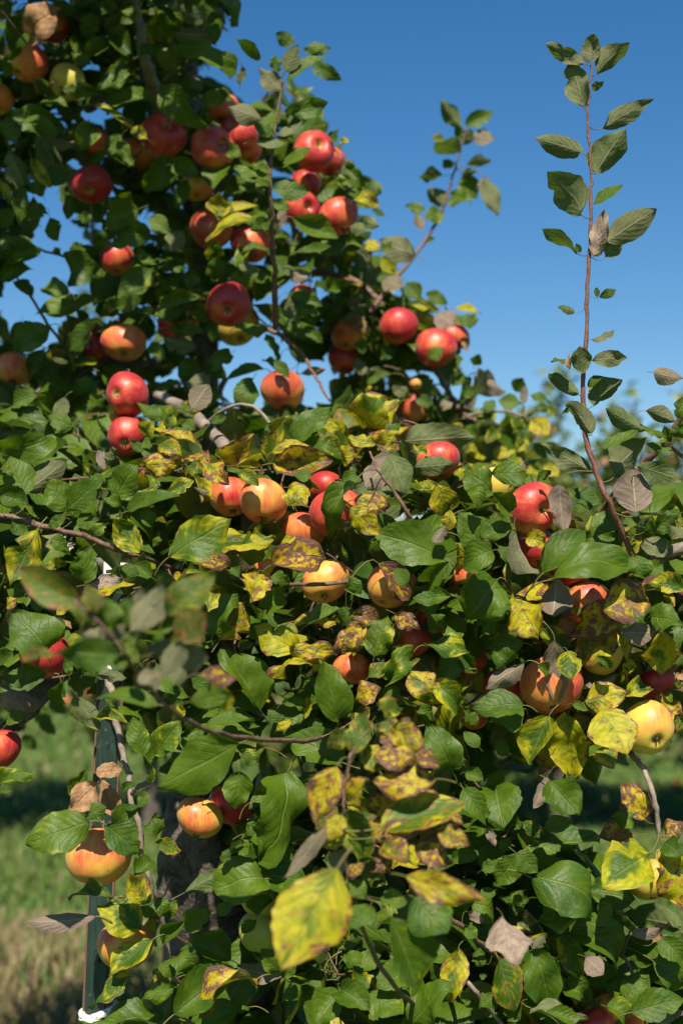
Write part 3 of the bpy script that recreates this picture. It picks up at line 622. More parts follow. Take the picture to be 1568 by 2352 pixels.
# ------------------------------------------------------------------ apples: x, y, radius in the photo, blush, greenness, behind (m), (x, y, which end faces us), label
APPLES = [
(125, 55, 44, .95, 0, .05, None, 'dark red apple below a withered rotten leaf at the very top of the tree'),
(60, 140, 52, .60, 0, .0, None, 'large shaded orange apple left of the small yellow-green apple'),
(156, 190, 43, .12, .55, .0, None, 'yellow-green apple high on the tall tree, the only unripe one there'),
(-8, 228, 32, .62, 0, .05, None, 'orange apple half cut by the picture edge below the large shaded orange apple'),
(377, 312, 51, .92, 0, .0, (392, 292, 's'), 'dark red apple with its stalk hollow turned to us, striped by leaf shadows'),
(487, 340, 53, .80, .05, .0, (527, 338, 's'), 'red apple with a yellowish underside right of the shadow-striped apple'),
(550, 305, 44, .84, 0, .05, (533, 290, 's'), 'bright orange-red apple between two red apples, behind the upright shoot'),
(513, 250, 38, .82, 0, .09, None, 'orange-red apple topmost in the bright red cluster by the upright shoot'),
(570, 345, 32, .70, .1, .10, None, 'shaded orange apple tucked below the bright orange-red apple'),
(385, 238, 36, .97, 0, .10, None, 'deep red apple hidden behind the broad glossy leaf on the leader'),
(222, 328, 34, .92, 0, .08, None, 'narrow sliver of red apple showing between dark leaves at upper left'),
(210, 425, 47, .98, 0, .02, (212, 450, 'c'), 'dark maroon apple hanging in shade with its eye turned down to us'),
(318, 355, 45, .60, .2, .12, None, 'dull orange-brown apple in deep shade beside the shadow-striped apple'),
(452, 430, 38, .45, .1, .06, None, 'orange-yellow apple in shade below the pair of red apples'),
(720, 348, 48, .90, 0, .0, (737, 336, 's'), 'red apple with a deep stalk hollow at the crown edge by the sky'),
(758, 372, 36, .88, 0, .09, None, 'red apple peeping out behind the apple with the deep stalk hollow'),
(692, 478, 41, .93, 0, .02, (712, 480, 's'), 'bright red apple left of the brightest round apple by the sky'),
(777, 497, 46, .97, 0, .0, None, 'brightest round red apple at the crown edge against blue sky'),
(702, 425, 35, .93, 0, .08, None, 'red apple in shade just above the two bright red apples'),
(485, 528, 47, .80, .1, .05, None, 'dull red-orange apple behind a yellow folded leaf'),
(575, 562, 45, .92, 0, .06, None, 'dark red apple in shade right of the dull red-orange apple'),
(270, 596, 36, .70, 0, .02, None, 'small orange-brown apple half lit beside a thin dark twig'),
(525, 700, 52, .92, 0, -.04, (526, 722, 'c'), 'large shiny red apple with its dark eye facing us, alone in the middle'),
(548, 748, 49, .30, .35, .08, None, 'olive and orange apple behind the large shiny red apple'),
(692, 683, 30, .80, 0, .06, None, 'orange-red apple peeping through leaves right of the large shiny red apple'),
(408, 745, 45, .80, 0, .05, None, 'orange-red apple with a leaf lying across its front'),
(285, 788, 50, .62, .05, .0, None, 'orange apple half in shadow above the dark limb'),
(214, 790, 42, .97, 0, .07, (203, 790, 'c'), 'dark red apple behind the half shadowed orange apple'),
(32, 848, 45, .62, 0, .02, None, 'red and orange apple at the left edge above the dark limb'),
(292, 906, 51, .97, 0, .0, (267, 908, 'c'), 'bright red apple, upper one of the stacked pair near the pale limb'),
(293, 1002, 42, .95, 0, .0, (291, 1022, 'c'), 'bright red apple, lower one of the stacked pair near the pale limb'),
(393, 1034, 48, .96, 0, .03, None, 'red apple behind curled yellow leaves with brown edges'),
(352, 1084, 42, .72, 0, .03, None, 'orange apple just below the curled yellow leaves'),
(650, 897, 49, .74, .12, .02, None, 'dull red-brown apple in shade hanging before a gap of sky'),
(604, 1152, 54, .60, 0, .0, None, 'peach-coloured apple with a smooth lit top in the middle of the bush'),
(530, 1142, 43, .62, 0, .04, None, 'peach apple left of and behind the smooth lit peach apple'),
(770, 1178, 62, .74, 0, .01, None, 'orange-red apple with a green leaf hanging over its right side'),
(745, 1118, 34, .88, 0, .08, None, 'sliver of red apple above the leaf-covered orange-red apple'),
(800, 768, 40, .70, .15, .04, None, 'dull red apple behind a yellow leaf left of the ridge pair'),
(914, 750, 44, .92, 0, .0, None, 'round red apple, left one of the ridge pair against the sky'),
(1000, 800, 46, .93, 0, -.02, (1000, 823, 'c'), 'red apple with its eye turned down, right one of the ridge pair'),
(1040, 775, 36, .75, 0, .07, None, 'orange apple partly hidden behind the right ridge apple'),
(788, 826, 36, .90, 0, .08, None, 'shaded dark red apple below the dull red apple with yellow leaf'),
(954, 883, 14, .55, .25, .0, None, 'tiny stunted yellow and pink apple below the ridge pair'),
(955, 938, 42, .75, .05, .06, None, 'orange-red apple in shade below the tiny stunted apple'),
(1006, 1058, 42, .88, 0, .05, None, 'red apple behind an arching leaf at the top of the near bush'),
(1140, 1116, 34, .06, .15, .06, None, 'small piece of a yellow apple left of the big freckled apple'),
(1224, 1166, 62, .70, 0, -.02, (1254, 1174, 's'), 'big freckled orange-red apple with its stalk hollow turned right'),
(697, 1222, 49, .58, 0, .07, None, 'pinkish peach apple in shade below the leaf-covered apple'),
(318, 1356, 34, .70, 0, .20, None, 'orange piece of apple beside the white post top'),
(103, 1502, 60, .96, 0, .02, None, 'large dark red apple behind leaves at the left edge'),
(-4, 1722, 46, .99, 0, .0, None, 'glossy scarlet apple cut by the left edge over the grass'),
(585, 1300, 42, .62, .1, .07, None, 'dull orange apple in shade behind a blotched leaf'),
(748, 1337, 54, .60, .08, .02, (746, 1378, 'c'), 'yellow-orange apple with a brown twig crossing in front of it'),
(898, 1346, 56, .78, .25, .01, None, 'red and green apple hidden by a blotched yellow leaf'),
(1003, 1424, 48, .97, 0, .08, None, 'dark red apple deep in the bush, upper of two in shade'),
(945, 1468, 46, .94, 0, .07, None, 'dark red apple deep in the bush, lower of two in shade'),
(1058, 1320, 36, .62, 0, .08, None, 'orange sliver of apple behind dark green leaves in the bush centre'),
(1236, 1262, 48, .93, 0, .05, None, 'red apple directly under the big freckled apple'),
(1308, 1304, 46, .93, 0, .05, None, 'red apple between two long green leaves at right'),
(1345, 1385, 50, .84, 0, .04, None, 'freckled orange-red apple beside a speckled yellow leaf at right'),
(1265, 1574, 70, .66, 0, -.01, None, 'largest orange and red apple with a grey leaf hanging down its front'),
(1163, 1580, 44, .96, 0, .05, None, 'red apple behind a greyish leaf left of the largest apple'),
(1377, 1496, 54, .22, .1, .02, None, 'yellow-orange apple partly under a yellow leaf with brown blotches'),
(1503, 1568, 40, .97, 0, .07, None, 'dark red apple in shade above the yellow apple at right'),
(1487, 1673, 62, .20, .05, -.03, (1502, 1698, 'c'), 'yellow apple with a pink cheek and its eye turned to us'),
(1072, 1520, 36, .96, 0, .07, None, 'dark red sliver of apple in the shaded middle of the bush'),
(810, 1536, 36, .55, .05, .07, None, 'yellow-orange piece of apple between blotched leaves'),
(1090, 1650, 30, .88, 0, .09, None, 'pinkish red sliver of apple low in the bush'),
(227, 1968, 71, .44, 0, -.02, None, 'large yellow-orange apple in front of the green post'),
(286, 2172, 62, .55, 0, .0, None, 'orange apple half covered by leaves beside the green post'),
(458, 1878, 53, .40, .05, .02, None, 'yellow and orange apple in front of the dark trunk'),
(530, 1850, 51, .93, 0, .06, None, 'red apple beside the yellow and orange apple at the trunk'),
(596, 2070, 42, .12, .75, .06, None, 'green apple with a faint blush in shade right of the trunk'),
(598, 2142, 42, .02, .9, .05, None, 'plain green apple below the green apple with a faint blush'),
(1405, 2312, 42, .50, .35, .06, None, 'dull green and red apple low at right near the grass'),
(1365, 2356, 52, .93, 0, .05, None, 'red apple low at right cut by the bottom edge'),
(1445, 2330, 36, .60, .1, .08, None, 'small dull orange apple low at right beside dark leaves'),
(1490, 2020, 50, .35, .05, .04, None, 'orange-yellow apple behind the big yellow and green leaf at right'),
]
# apples that hang in shade: extra leaves are added sunward to shade them
SHADED = {10, 11, 12, 13, 8, 19, 20, 23, 25, 27, 33, 38, 42, 44, 48, 52, 55, 56, 1, 3, 64, 66, 72, 73, 74, 76, 9, 0, 41}

# ------------------------------------------------------------------ branches in view: tree, name, bark, radius at start and end (m), points (column, row, x, y, distance)
BRANCHES = [
('near', 'shoot', 'SHOOT', .0041, .0011, [(1, 2, 1345, 215, 1.84), (1, 1, 1225, 1130, 1.80), (1, 1, 1170, 990, 1.80), (1, 1, 1125, 850, 1.80), (1, 1, 1112, 700, 1.80), (1, 1, 1108, 560, 1.80), (1, 1, 1118, 420, 1.80), (1, 1, 1128, 180, 1.80), (1, 1, 1135, 0, 1.80), (1, 0, 1137, 1160, 1.80), (1, 0, 1145, 900, 1.80), (1, 0, 1140, 760, 1.80), (1, 0, 1132, 540, 1.80), (1, 0, 1138, 400, 1.80), (1, 0, 1148, 300, 1.80)]),
('tall', 'shoot', 'TWIG', .0048, .0012, [(1, 1, 130, 260, 2.66), (1, 1, 250, 100, 2.68), (1, 0, 345, 1160, 2.70), (1, 0, 420, 1050, 2.72), (1, 0, 470, 940, 2.72), (1, 0, 515, 800, 2.72), (1, 0, 545, 690, 2.72), (1, 0, 575, 590, 2.72)]),
('tall', 'shoot', 'TWIG', .0050, .0012, [(0, 1, 1262, 330, 2.40), (0, 1, 1265, 100, 2.32), (0, 0, 1250, 1150, 2.28), (0, 0, 1250, 1000, 2.24), (0, 0, 1240, 850, 2.22), (0, 0, 1250, 700, 2.22), (0, 0, 1275, 520, 2.22), (0, 0, 1300, 330, 2.22)]),
('tall', 'leader', 'LIMB', .012, .006, [(0, 0, 760, 620, 2.62), (0, 0, 690, 345, 2.48), (0, 0, 660, 250, 2.45), (0, 0, 640, 110, 2.45), (0, 0, 625, -30, 2.45), (0, 0, 640, -300, 2.45)]),
('tall', 'limb', 'LIMB', .0095, .0105, [(0, 1, 730, 635, 2.32), (0, 1, 880, 725, 2.24), (0, 1, 980, 820, 2.14), (0, 1, 1090, 930, 2.02)]),
('tall', 'branch', 'LIMB', .0028, .0025, [(0, 1, 955, 765, 2.18), (0, 1, 1020, 712, 2.14), (0, 1, 1100, 682, 2.12), (0, 1, 1180, 702, 2.10), (0, 1, 1240, 768, 2.06)]),
('tall', 'limb', 'TRUNK', .010, .007, [(0, 1, 760, 470, 2.70), (0, 1, 660, 500, 2.62), (0, 1, 520, 488, 2.55), (0, 1, 400, 512, 2.52), (0, 1, 250, 590, 2.50), (0, 1, 60, 700, 2.48), (0, 1, -80, 780, 2.46)]),
('tall', 'limb', 'TRUNK', .015, .010, [(0, 1, 800, 600, 2.72), (0, 1, 620, 680, 2.55), (0, 1, 500, 740, 2.45), (0, 1, 330, 860, 2.35), (0, 1, 180, 935, 2.28), (0, 1, 40, 960, 2.2)]),
('tall', 'branch', 'TWIG', .0032, .0018, [(0, 1, 470, 10, 2.5), (0, 1, 380, 20, 2.5), (0, 1, 250, -10, 2.48), (0, 1, 150, -40, 2.46)]),
('tall', 'branch', 'TWIG', .0034, .002, [(0, 1, 350, 480, 2.5), (0, 1, 240, 340, 2.48), (0, 1, 150, 200, 2.46), (0, 1, 70, 80, 2.45)]),
('tall', 'branch', 'TWIG', .0026, .0016, [(0, 0, 420, 900, 2.5), (0, 0, 425, 1040, 2.5), (0, 0, 440, 1150, 2.5), (0, 1, 480, 80, 2.52)]),
('tall', 'branch', 'TWIG', .006, .0035, [(1, 1, 420, 500, 2.70), (1, 1, 500, 640, 2.70), (1, 1, 560, 725, 2.68), (1, 1, 620, 760, 2.66)]),
('tall', 'branch', 'LIMB', .004, .002, [(1, 1, 560, 745, 2.68), (1, 1, 640, 718, 2.66), (1, 1, 760, 715, 2.66), (1, 1, 845, 742, 2.66)]),
('tall', 'branch', 'TWIG', .0045, .0022, [(0, 1, 1180, 320, 2.45), (0, 1, 1280, 360, 2.42), (0, 1, 1380, 440, 2.40), (0, 1, 1440, 540, 2.36), (0, 1, 1510, 660, 2.3)]),
('tall', 'branch', 'TWIG', .010, .004, [(0, 1, 900, 60, 2.72), (0, 1, 1300, 60, 2.72), (1, 1, 30, 110, 2.72), (1, 1, 200, 240, 2.70), (1, 1, 420, 520, 2.70)]),
('near', 'branch', 'TWIG', .0040, .0030, [(0, 2, -60, 0, 1.86), (0, 2, 130, 45, 1.86), (0, 2, 300, 90, 1.86), (0, 2, 400, 115, 1.87), (0, 2, 520, 162, 1.88), (0, 2, 640, 205, 1.90), (0, 2, 800, 260, 2.0)]),
('near', 'branch', 'TWIG', .0032, .0012, [(0, 2, 1540, 1010, 1.86), (0, 2, 1420, 1048, 1.68), (0, 2, 1290, 1050, 1.60), (0, 2, 1100, 1035, 1.50), (0, 2, 950, 1000, 1.42), (0, 2, 800, 920, 1.33), (0, 2, 680, 800, 1.29), (0, 2, 600, 690, 1.24), (0, 2, 520, 580, 1.21), (0, 2, 420, 470, 1.20), (0, 2, 330, 400, 1.20)]),
('near', 'branch', 'LIMB', .0050, .0026, [(0, 2, 470, 700, 1.92), (0, 2, 510, 790, 1.90), (0, 2, 525, 900, 1.88), (0, 2, 548, 1020, 1.87), (0, 2, 568, 1140, 1.86), (0, 3, 592, 30, 1.85), (0, 3, 602, 150, 1.84), (0, 3, 642, 270, 1.84), (0, 3, 655, 400, 1.84), (0, 3, 690, 520, 1.84), (0, 3, 730, 640, 1.86), (0, 3, 770, 800, 1.88), (0, 3, 800, 960, 1.9), (0, 3, 850, 1000, 1.94)]),
('near', 'branch', 'LIMB', .0035, .0030, [(0, 3, 600, 110, 1.84), (0, 3, 640, 85, 1.83), (0, 3, 690, 60, 1.82)]),
('tall', 'limb', 'LIMB', .0145, .0135, [(0, 2, -120, 800, 1.97), (0, 2, 0, 838, 1.97), (0, 2, 80, 868, 1.98), (0, 2, 180, 850, 2.02), (0, 2, 300, 700, 2.2), (0, 2, 480, 300, 2.5)]),
('tall', 'limb', 'TRUNK', .012, .010, [(0, 2, 190, 850, 2.03), (0, 2, 110, 940, 2.02), (0, 2, 20, 1000, 2.0), (0, 2, -80, 1050, 1.98)]),
('near', 'branch', 'LIMB', .0045, .0028, [(1, 2, 1180, 960, 2.02), (1, 2, 1270, 1050, 1.92), (1, 2, 1345, 1130, 1.84), (1, 3, 1385, 0, 1.82), (1, 3, 1425, 110, 1.80), (1, 3, 1450, 220, 1.80), (1, 3, 1456, 300, 1.80)]),
('near', 'branch', 'TWIG', .0030, .0024, [(1, 2, 690, 360, 1.86), (1, 2, 770, 388, 1.83), (1, 2, 835, 398, 1.81), (1, 2, 900, 480, 1.9)]),
('near', 'branch', 'TWIG', .0034, .0024, [(1, 3, 440, 640, 1.75), (1, 3, 500, 692, 1.76), (1, 3, 590, 755, 1.78), (1, 3, 690, 850, 1.82), (1, 3, 800, 930, 1.95)]),
('near', 'branch', 'LIMB', .0032, .0024, [(1, 3, 470, 840, 1.96), (1, 3, 540, 930, 1.80), (1, 3, 600, 1010, 1.77), (1, 3, 650, 1070, 1.78), (1, 3, 740, 1180, 1.82)]),
('near', 'branch', 'TWIG', .0028, .0014, [(1, 3, 1400, 1180, 1.86), (1, 3, 1335, 940, 1.84), (1, 3, 1290, 860, 1.84), (1, 3, 1240, 770, 1.84), (1, 3, 1210, 700, 1.84)]),
('near', 'branch', 'TWIG', .0022, .0012, [(1, 3, 1290, 860, 1.84), (1, 3, 1310, 790, 1.83), (1, 3, 1335, 720, 1.82)]),
('near', 'branch', 'TWIG', .0055, .0035, [(1, 1, 1180, 1190, 1.95), (1, 1, 1260, 1090, 1.92), (1, 1, 1380, 965, 1.90), (1, 1, 1450, 885, 1.88), (1, 1, 1560, 740, 1.86), (1, 1, 1640, 620, 1.84)]),
('near', 'branch', 'SHOOT', .0020, .0028, [(1, 1, 1470, 820, 1.84), (1, 1, 1520, 885, 1.84), (1, 1, 1600, 950, 1.84)]),
('near', 'branch', 'TWIG', .0016, .0030, [(1, 1, 130, 900, 1.88), (1, 1, 170, 985, 1.86), (1, 1, 240, 1080, 1.86), (1, 1, 300, 1175, 1.86), (1, 2, 345, 75, 1.88)]),
('near', 'branch', 'TWIG', .0024, .0028, [(0, 2, 1060, 300, 1.84), (0, 2, 1270, 325, 1.82), (0, 2, 1440, 332, 1.79), (0, 2, 1600, 320, 1.80)]),
('near', 'branch', 'TWIG', .0030, .0018, [(1, 3, 380, 1130, 1.88), (1, 3, 240, 1000, 1.64), (1, 3, 120, 800, 1.5), (1, 3, 60, 600, 1.45), (1, 3, 20, 430, 1.43), (0, 3, 1570, 250, 1.42), (1, 2, 30, 1160, 1.42), (1, 2, 70, 1080, 1.42)]),
('near', 'branch', 'LIMB', .014, .008, [(1, 2, 900, 620, 2.05), (1, 2, 1200, 420, 2.0), (1, 2, 1420, 230, 1.95), (1, 2, 1500, 180, 1.92), (1, 2, 1650, 150, 1.9)]),
]
# ------------------------------------------------------------------ the ground
gx = np.concatenate([np.linspace(-400, -12, 12), np.linspace(-9, 9, 60), np.linspace(12, 400, 12)])
gy = np.concatenate([np.linspace(-60, 0, 8), np.linspace(1, 26, 80), np.linspace(30, 900, 20)])
GX, GY = np.meshgrid(gx, gy, indexing='ij')
def ground_z(x, y):
    return 0.03 * np.sin(x * 1.7 + 0.6 * y) + 0.025 * np.sin(y * 2.3 - x) + 0.012 * np.sin(7 * x + 3 * y)
GV = np.stack([GX, GY, ground_z(GX, GY)], -1).reshape(-1, 3)
i, j = np.meshgrid(np.arange(len(gx) - 1), np.arange(len(gy) - 1), indexing='ij')
q = i * len(gy) + j
tag(link('ground', mesh_of('ground', GV, np.stack([q, q + len(gy), q + len(gy) + 1, q + 1], -1).reshape(-1, 4), GROUND)), kind='structure')

# grass and weeds: every blade is a bent ribbon
def patch(x, y, f, ph):
    return 0.5 + 0.25 * (np.sin(x * f + 1.3 * np.sin(y * f * 0.7 + ph)) + np.sin(y * f * 1.31 + ph * 2 + 1.1 * np.sin(x * f * 0.9)))
def make_grass(n):
    Y = 3.6 * (17.0 / 3.6) ** rs.uniform(0, 1, n)
    X = rs.uniform(-1, 1, n) * (0.27 * Y + 1.3)
    pt = patch(X, Y, 2.1, 0.4); p2 = patch(X, Y, 5.3, 2.0)
    tall = np.clip((6.3 - Y) / 1.4, 0, 1) * np.clip((-0.55 - X) / 0.5, 0, 1)
    H = (0.045 + 0.075 * pt * rs.uniform(0.5, 1.4, n)) * (1 + 1.5 * tall * rs.uniform(0, 1, n))
    wide = rs.uniform(0, 1, n) < 0.10 + 0.12 * (p2 > 0.6)
    Wd = np.where(wide, rs.uniform(0.012, 0.026, n), rs.uniform(0.0025, 0.005, n)) * (0.7 + Y / 9)
    H = np.where(wide, H * 0.7, H)
    az = rs.uniform(0, 6.283, n); ln = rs.uniform(0.15, 0.95, n) * H
    D = np.stack([np.cos(az), np.sin(az)], -1); S = np.stack([-np.sin(az), np.cos(az)], -1)
    base = np.stack([X, Y, ground_z(X, Y) - 0.01], -1)
    V = np.zeros((n, 6, 3))
    for k, (t, w, o) in enumerate(((0, 0.7, 0.0), (0.6, 1.0, 0.35), (1.0, 0.12, 1.0))):
        c = base.copy(); c[:, :2] += D * (ln * o)[:, None]; c[:, 2] += H * (t if k < 2 else 0.93)
        sd = S * (Wd * w * 0.5)[:, None]
        V[:, 2 * k, :] = c; V[:, 2 * k + 1, :] = c
        V[:, 2 * k, :2] -= sd; V[:, 2 * k + 1, :2] += sd
    b = np.arange(n)[:, None] * 6
    F = np.stack([b + [0, 1, 3, 2], b + [2, 3, 5, 4]], 1).reshape(-1, 4)
    g1 = np.array((0.070, 0.150, 0.018)); g2 = np.array((0.150, 0.230, 0.050)); st = np.array((0.34, 0.27, 0.13))
    f = np.clip(pt * 0.7 + rs.uniform(-0.3, 0.4, n), 0, 1)[:, None]
    c = g1 * (1 - f) + g2 * f
    strawp = np.clip(tall * 1.1 * (Y < 5.9) + 0.10 + 0.12 * (p2 > 0.7), 0, 0.75)
    s = (rs.uniform(0, 1, n) < strawp)[:, None]
    c = np.where(s, st * rs.uniform(0.6, 1.1, (n, 1)), c)
    me = mesh_of('grass', V.reshape(-1, 3), F, GRASS)
    put_attr(me, 'gcol', 'FLOAT_COLOR', np.repeat(np.concatenate([c, np.ones((n, 1))], 1), 6, axis=0))
    return me
tag(link('grass', make_grass(185000)), kind='stuff')

# ------------------------------------------------------------------ neighbouring trees farther off in the orchard
def bg_tree(x, y, h, spread, n, label, seed, rings=14, yl=0.12, leafs=1.0):
    rg = np.random.RandomState(seed)
    root = tag(link('apple_tree', None, None, (x, y, 0)), label, 'apple tree', 'other apple trees in the orchard')
    zs = np.linspace(-0.05, h * 0.9, 9)
    P = np.stack([0.05 * np.sin(zs * 2 + seed), 0.05 * np.cos(zs * 1.7 + seed), zs], -1)
    V, F = tube(P, np.linspace(0.055, 0.008, 9), 8, 0.1, seed)
    link('trunk', mesh_of('trunk', V, F, TRUNK), root)
    BV, BF, LP, LD = [], [], [], []; nb = 0
    for k in range(rings * 3):
        z0 = h * rg.uniform(0.22, 0.88); az = rg.uniform(0, 6.283)
        ln = spread * (1.05 - 0.75 * (z0 / h) ** 1.5) * rg.uniform(0.6, 1.15)
        rise = rg.uniform(0.05, 0.9) if z0 > h * 0.45 else rg.uniform(-0.25, 0.5)
        t = np.linspace(0, 1, 7)[:, None]
        d = np.array((math.cos(az), math.sin(az), 0.0))
        st = np.array((np.interp(z0, zs, P[:, 0]), np.interp(z0, zs, P[:, 1]), z0))
        Q = st + d * ln * t + np.array((0, 0, 1.0)) * (ln * rise * t ** 1.6) + rg.normal(0, 0.02, (7, 3)) * t
        v, f = tube(Q, np.linspace(0.013, 0.003, 7), 5, 0.1, seed + k)
        BV.append(v); BF.append(f + nb); nb += len(v)
        LP.append(Q[1:]); LD.append(np.full(6, k))
    for k in range(rings):       # upright shoots on top
        az = rg.uniform(0, 6.283); rr = spread * rg.uniform(0, 0.7)
        b = np.array((math.cos(az) * rr, math.sin(az) * rr, h * rg.uniform(0.62, 0.9)))
        t = np.linspace(0, 1, 7)[:, None]
        Q = b + np.array((rg.normal(0, 0.09), rg.normal(0, 0.09), h * rg.uniform(0.12, 0.36))) * t
        v, f = tube(Q, np.linspace(0.006, 0.0015, 7), 4, 0.1, seed + k)
        BV.append(v); BF.append(f + nb); nb += len(v)
        LP.append(Q); LD.append(np.full(7, k))
    link('branches', mesh_of('branches', np.concatenate(BV), np.concatenate(BF), TWIG), root)['kind'] = 'stuff'
    pts = np.concatenate(LP)
    c = pts[rg.randint(0, len(pts), n)] + rg.normal(0, 0.055, (n, 3))
    link('leaves', quick_leaves(c, rg, 0.075 * leafs, yl), root)['kind'] = 'stuff'
    return root
def quick_leaves(c, rg, size, yl):
    """many small folded leaves: two quads each"""
    n = len(c)
    a = rg.normal(0, 1, (n, 3)); a[:, 2] -= 0.25; a /= np.linalg.norm(a, axis=1, keepdims=True)
    nn = rg.normal(0, 0.8, (n, 3)) + np.array((0, -0.35, 0.9)); nn -= a * np.sum(a * nn, 1, keepdims=True); nn /= np.linalg.norm(nn, axis=1, keepdims=True)
    s = np.cross(nn, a); L = size * rg.uniform(0.65, 1.15, (n, 1)); W = L * 0.3
    up = nn * L * 0.10
    V = np.stack([c, c + a * L * 0.42 + s * W + up, c + a * L, c + a * L * 0.42 - s * W + up, c + a * L * 0.5], 1)
    b = np.arange(n)[:, None] * 5
    F = np.stack([b + [0, 4, 2, 1], b + [0, 3, 2, 4]], 1).reshape(-1, 4)
    me = mesh_of('leaves', V.reshape(-1, 3), F, LEAF, False)
    sd = rg.uniform(0, 1, n)
    uv = np.array([(0.02, 0), (0.45, 1), (1, 0), (0.45, -1), (0.5, 0)])
    luv = np.concatenate([np.tile(uv, (n, 1)), np.repeat(sd, 5)[:, None]], 1)
    t = np.stack([np.clip(rg.normal(yl, 0.22, n), 0, 1), np.clip(rg.normal(0.1, 0.2, n), 0, 1), rg.uniform(0, 0.4, n), (rg.uniform(0, 1, n) < 0.03) * 1.0], 1)
    put_attr(me, 'luv', 'FLOAT_VECTOR', luv); put_attr(me, 'tint', 'FLOAT_COLOR', np.repeat(t, 5, axis=0))
    return me
BG = [(1.17, 7.9, 2.12, 0.9, 6000, 'blurred young apple tree behind the tall upright shoot'),
      (2.02, 7.6, 2.18, 0.9, 6000, 'blurred apple tree at the right edge behind long green leaves'),
      (0.66, 8.3, 1.75, 0.62, 3000, 'low blurred apple tree seen through the ridge leaves'),
      (-0.10, 8.6, 1.55, 0.6, 2600, 'low blurred apple tree hidden behind the middle of the bush'),
      (-1.92, 7.6, 2.75, 0.85, 4200, 'blurred apple tree at the left edge with thin shoots against the sky'),
      (-1.12, 8.1, 1.95, 0.62, 3000, 'blurred apple tree in the gap left of the dark limb')]
for k, (x, y, h, sp, n, lab) in enumerate(BG):
    bg_tree(x, y, h, sp, n, lab, 40 + k, yl=(0.16 if k < 2 else 0.2), leafs=1.15)
for k in range(11):              # the row beyond
    x = -5.2 + k * 1.05
    bg_tree(x * 1.75 + 0.3 * math.sin(k * 5), 26 + 0.6 * math.sin(k * 3), 2.7 + 0.4 * math.sin(k * 7), 1.1, 1500,
            'small apple tree in the far row beyond the grass alley', 80 + k, rings=8, leafs=2.3)

# ------------------------------------------------------------------ the two trees in front
TREES = {}
TREES['near'] = tag(link('apple_tree', None, None, (-0.18, 2.27, 0)), 'low bushy apple tree in front with yellowing and brown-blotched leaves', 'apple tree', 'apple trees in focus')
TREES['tall'] = tag(link('apple_tree', None, None, (-0.33, 3.0, 0)), 'tall dark green apple tree behind the bush, red apples clustered high up', 'apple tree', 'apple trees in focus')
def part(tree, name, V, F, mat, smooth=True):
    t = TREES[tree]; o = np.array(t.location)
    return link(name, mesh_of(name, np.asarray(V) - o, F, mat, smooth), t)
MATS = dict(SHOOT=SHOOT, TWIG=TWIG, LIMB=LIMB, TRUNK=TRUNK)
SKEL = {'near': [], 'tall': []}

def trunk(tree, pts, seed, sides=20, rough=0.10):
    P = smooth_path(np.array([p for p, r in pts]), 6); rad = smooth_path(np.array([[r] for p, r in pts]), 6)[:, 0]
    V, F = tube(P, rad, sides, 0.0, seed)
    # knobbly bark: push the surface in and out along its normal
    n = len(P); Vr = V.reshape(n, sides, 3); c = P[:, None, :]
    aa = np.arange(sides) / sides * 2 * math.pi; zz = P[:, 2][:, None]
    f = 1 + rough * (np.sin(3 * aa[None] + zz * 9) + 0.7 * np.sin(5 * aa[None] - zz * 21 + 1) + 0.5 * np.sin(zz * 43 + 2 * aa[None])) \
        + np.random.RandomState(seed).normal(0, rough * 0.35, (n, sides))
    V = (c + (Vr - c) * f[..., None]).reshape(-1, 3)
    SKEL[tree] += [p for p in P[::2]]
    return part(tree, 'trunk', V, F, TRUNK)
trunk('near', [((-0.20, 2.27, -0.06), .085), ((-0.185, 2.27, 0.10), .072), ((-0.17, 2.25, 0.40), .062), (at(522, 2352, 2.22), .058), (at(505, 2150, 2.18), .062), (at(478, 2030, 2.15), .066),
               (at(462, 1930, 2.14), .060), (at(462, 1840, 2.15), .048), (at(475, 1700, 2.17), .040), (at(520, 1500, 2.15), .034), (at(610, 1320, 2.14), .026), (at(720, 1180, 2.14), .014)], 3)
trunk('tall', [((-0.33, 3.0, -0.06), .055), ((-0.34, 3.0, 0.5), .042), (at(430, 2000, 2.98), .040), (at(440, 1500, 2.95), .037), (at(455, 1050, 2.92), .034), (at(468, 850, 2.88), .031), (at(462, 600, 2.82), .029),
               (at(440, 350, 2.78), .026), (at(420, 0, 2.75), .021), (at(410, -400, 2.72), .012), (at(420, -650, 2.72), .004)], 5, 14, 0.07)
HAND_BR = {'near': [], 'tall': []}
for tree, name, mat, r0, r1, pts in BRANCHES:
    P = smooth_path([at(tx * 784 + x / 2, ty * 588 + y / 2, d) for tx, ty, x, y, d in pts], 5)
    n = len(P); rad = np.linspace(r0, r1, n)
    rg = np.random.RandomState(len(SKEL[tree]))
    P = P + rg.normal(0, 0.18 * min(r0, .008), P.shape)
    V, F = tube(P, rad * (1 + 0.10 * rg.uniform(-1, 1, n)), 8 if r0 < .01 else 12, 0.07, n)
    part(tree, name, V, F, MATS[mat])
    HAND_BR[tree].append(P); SKEL[tree] += [p for p in P]
BRP = {t: np.concatenate(HAND_BR[t]) for t in HAND_BR}

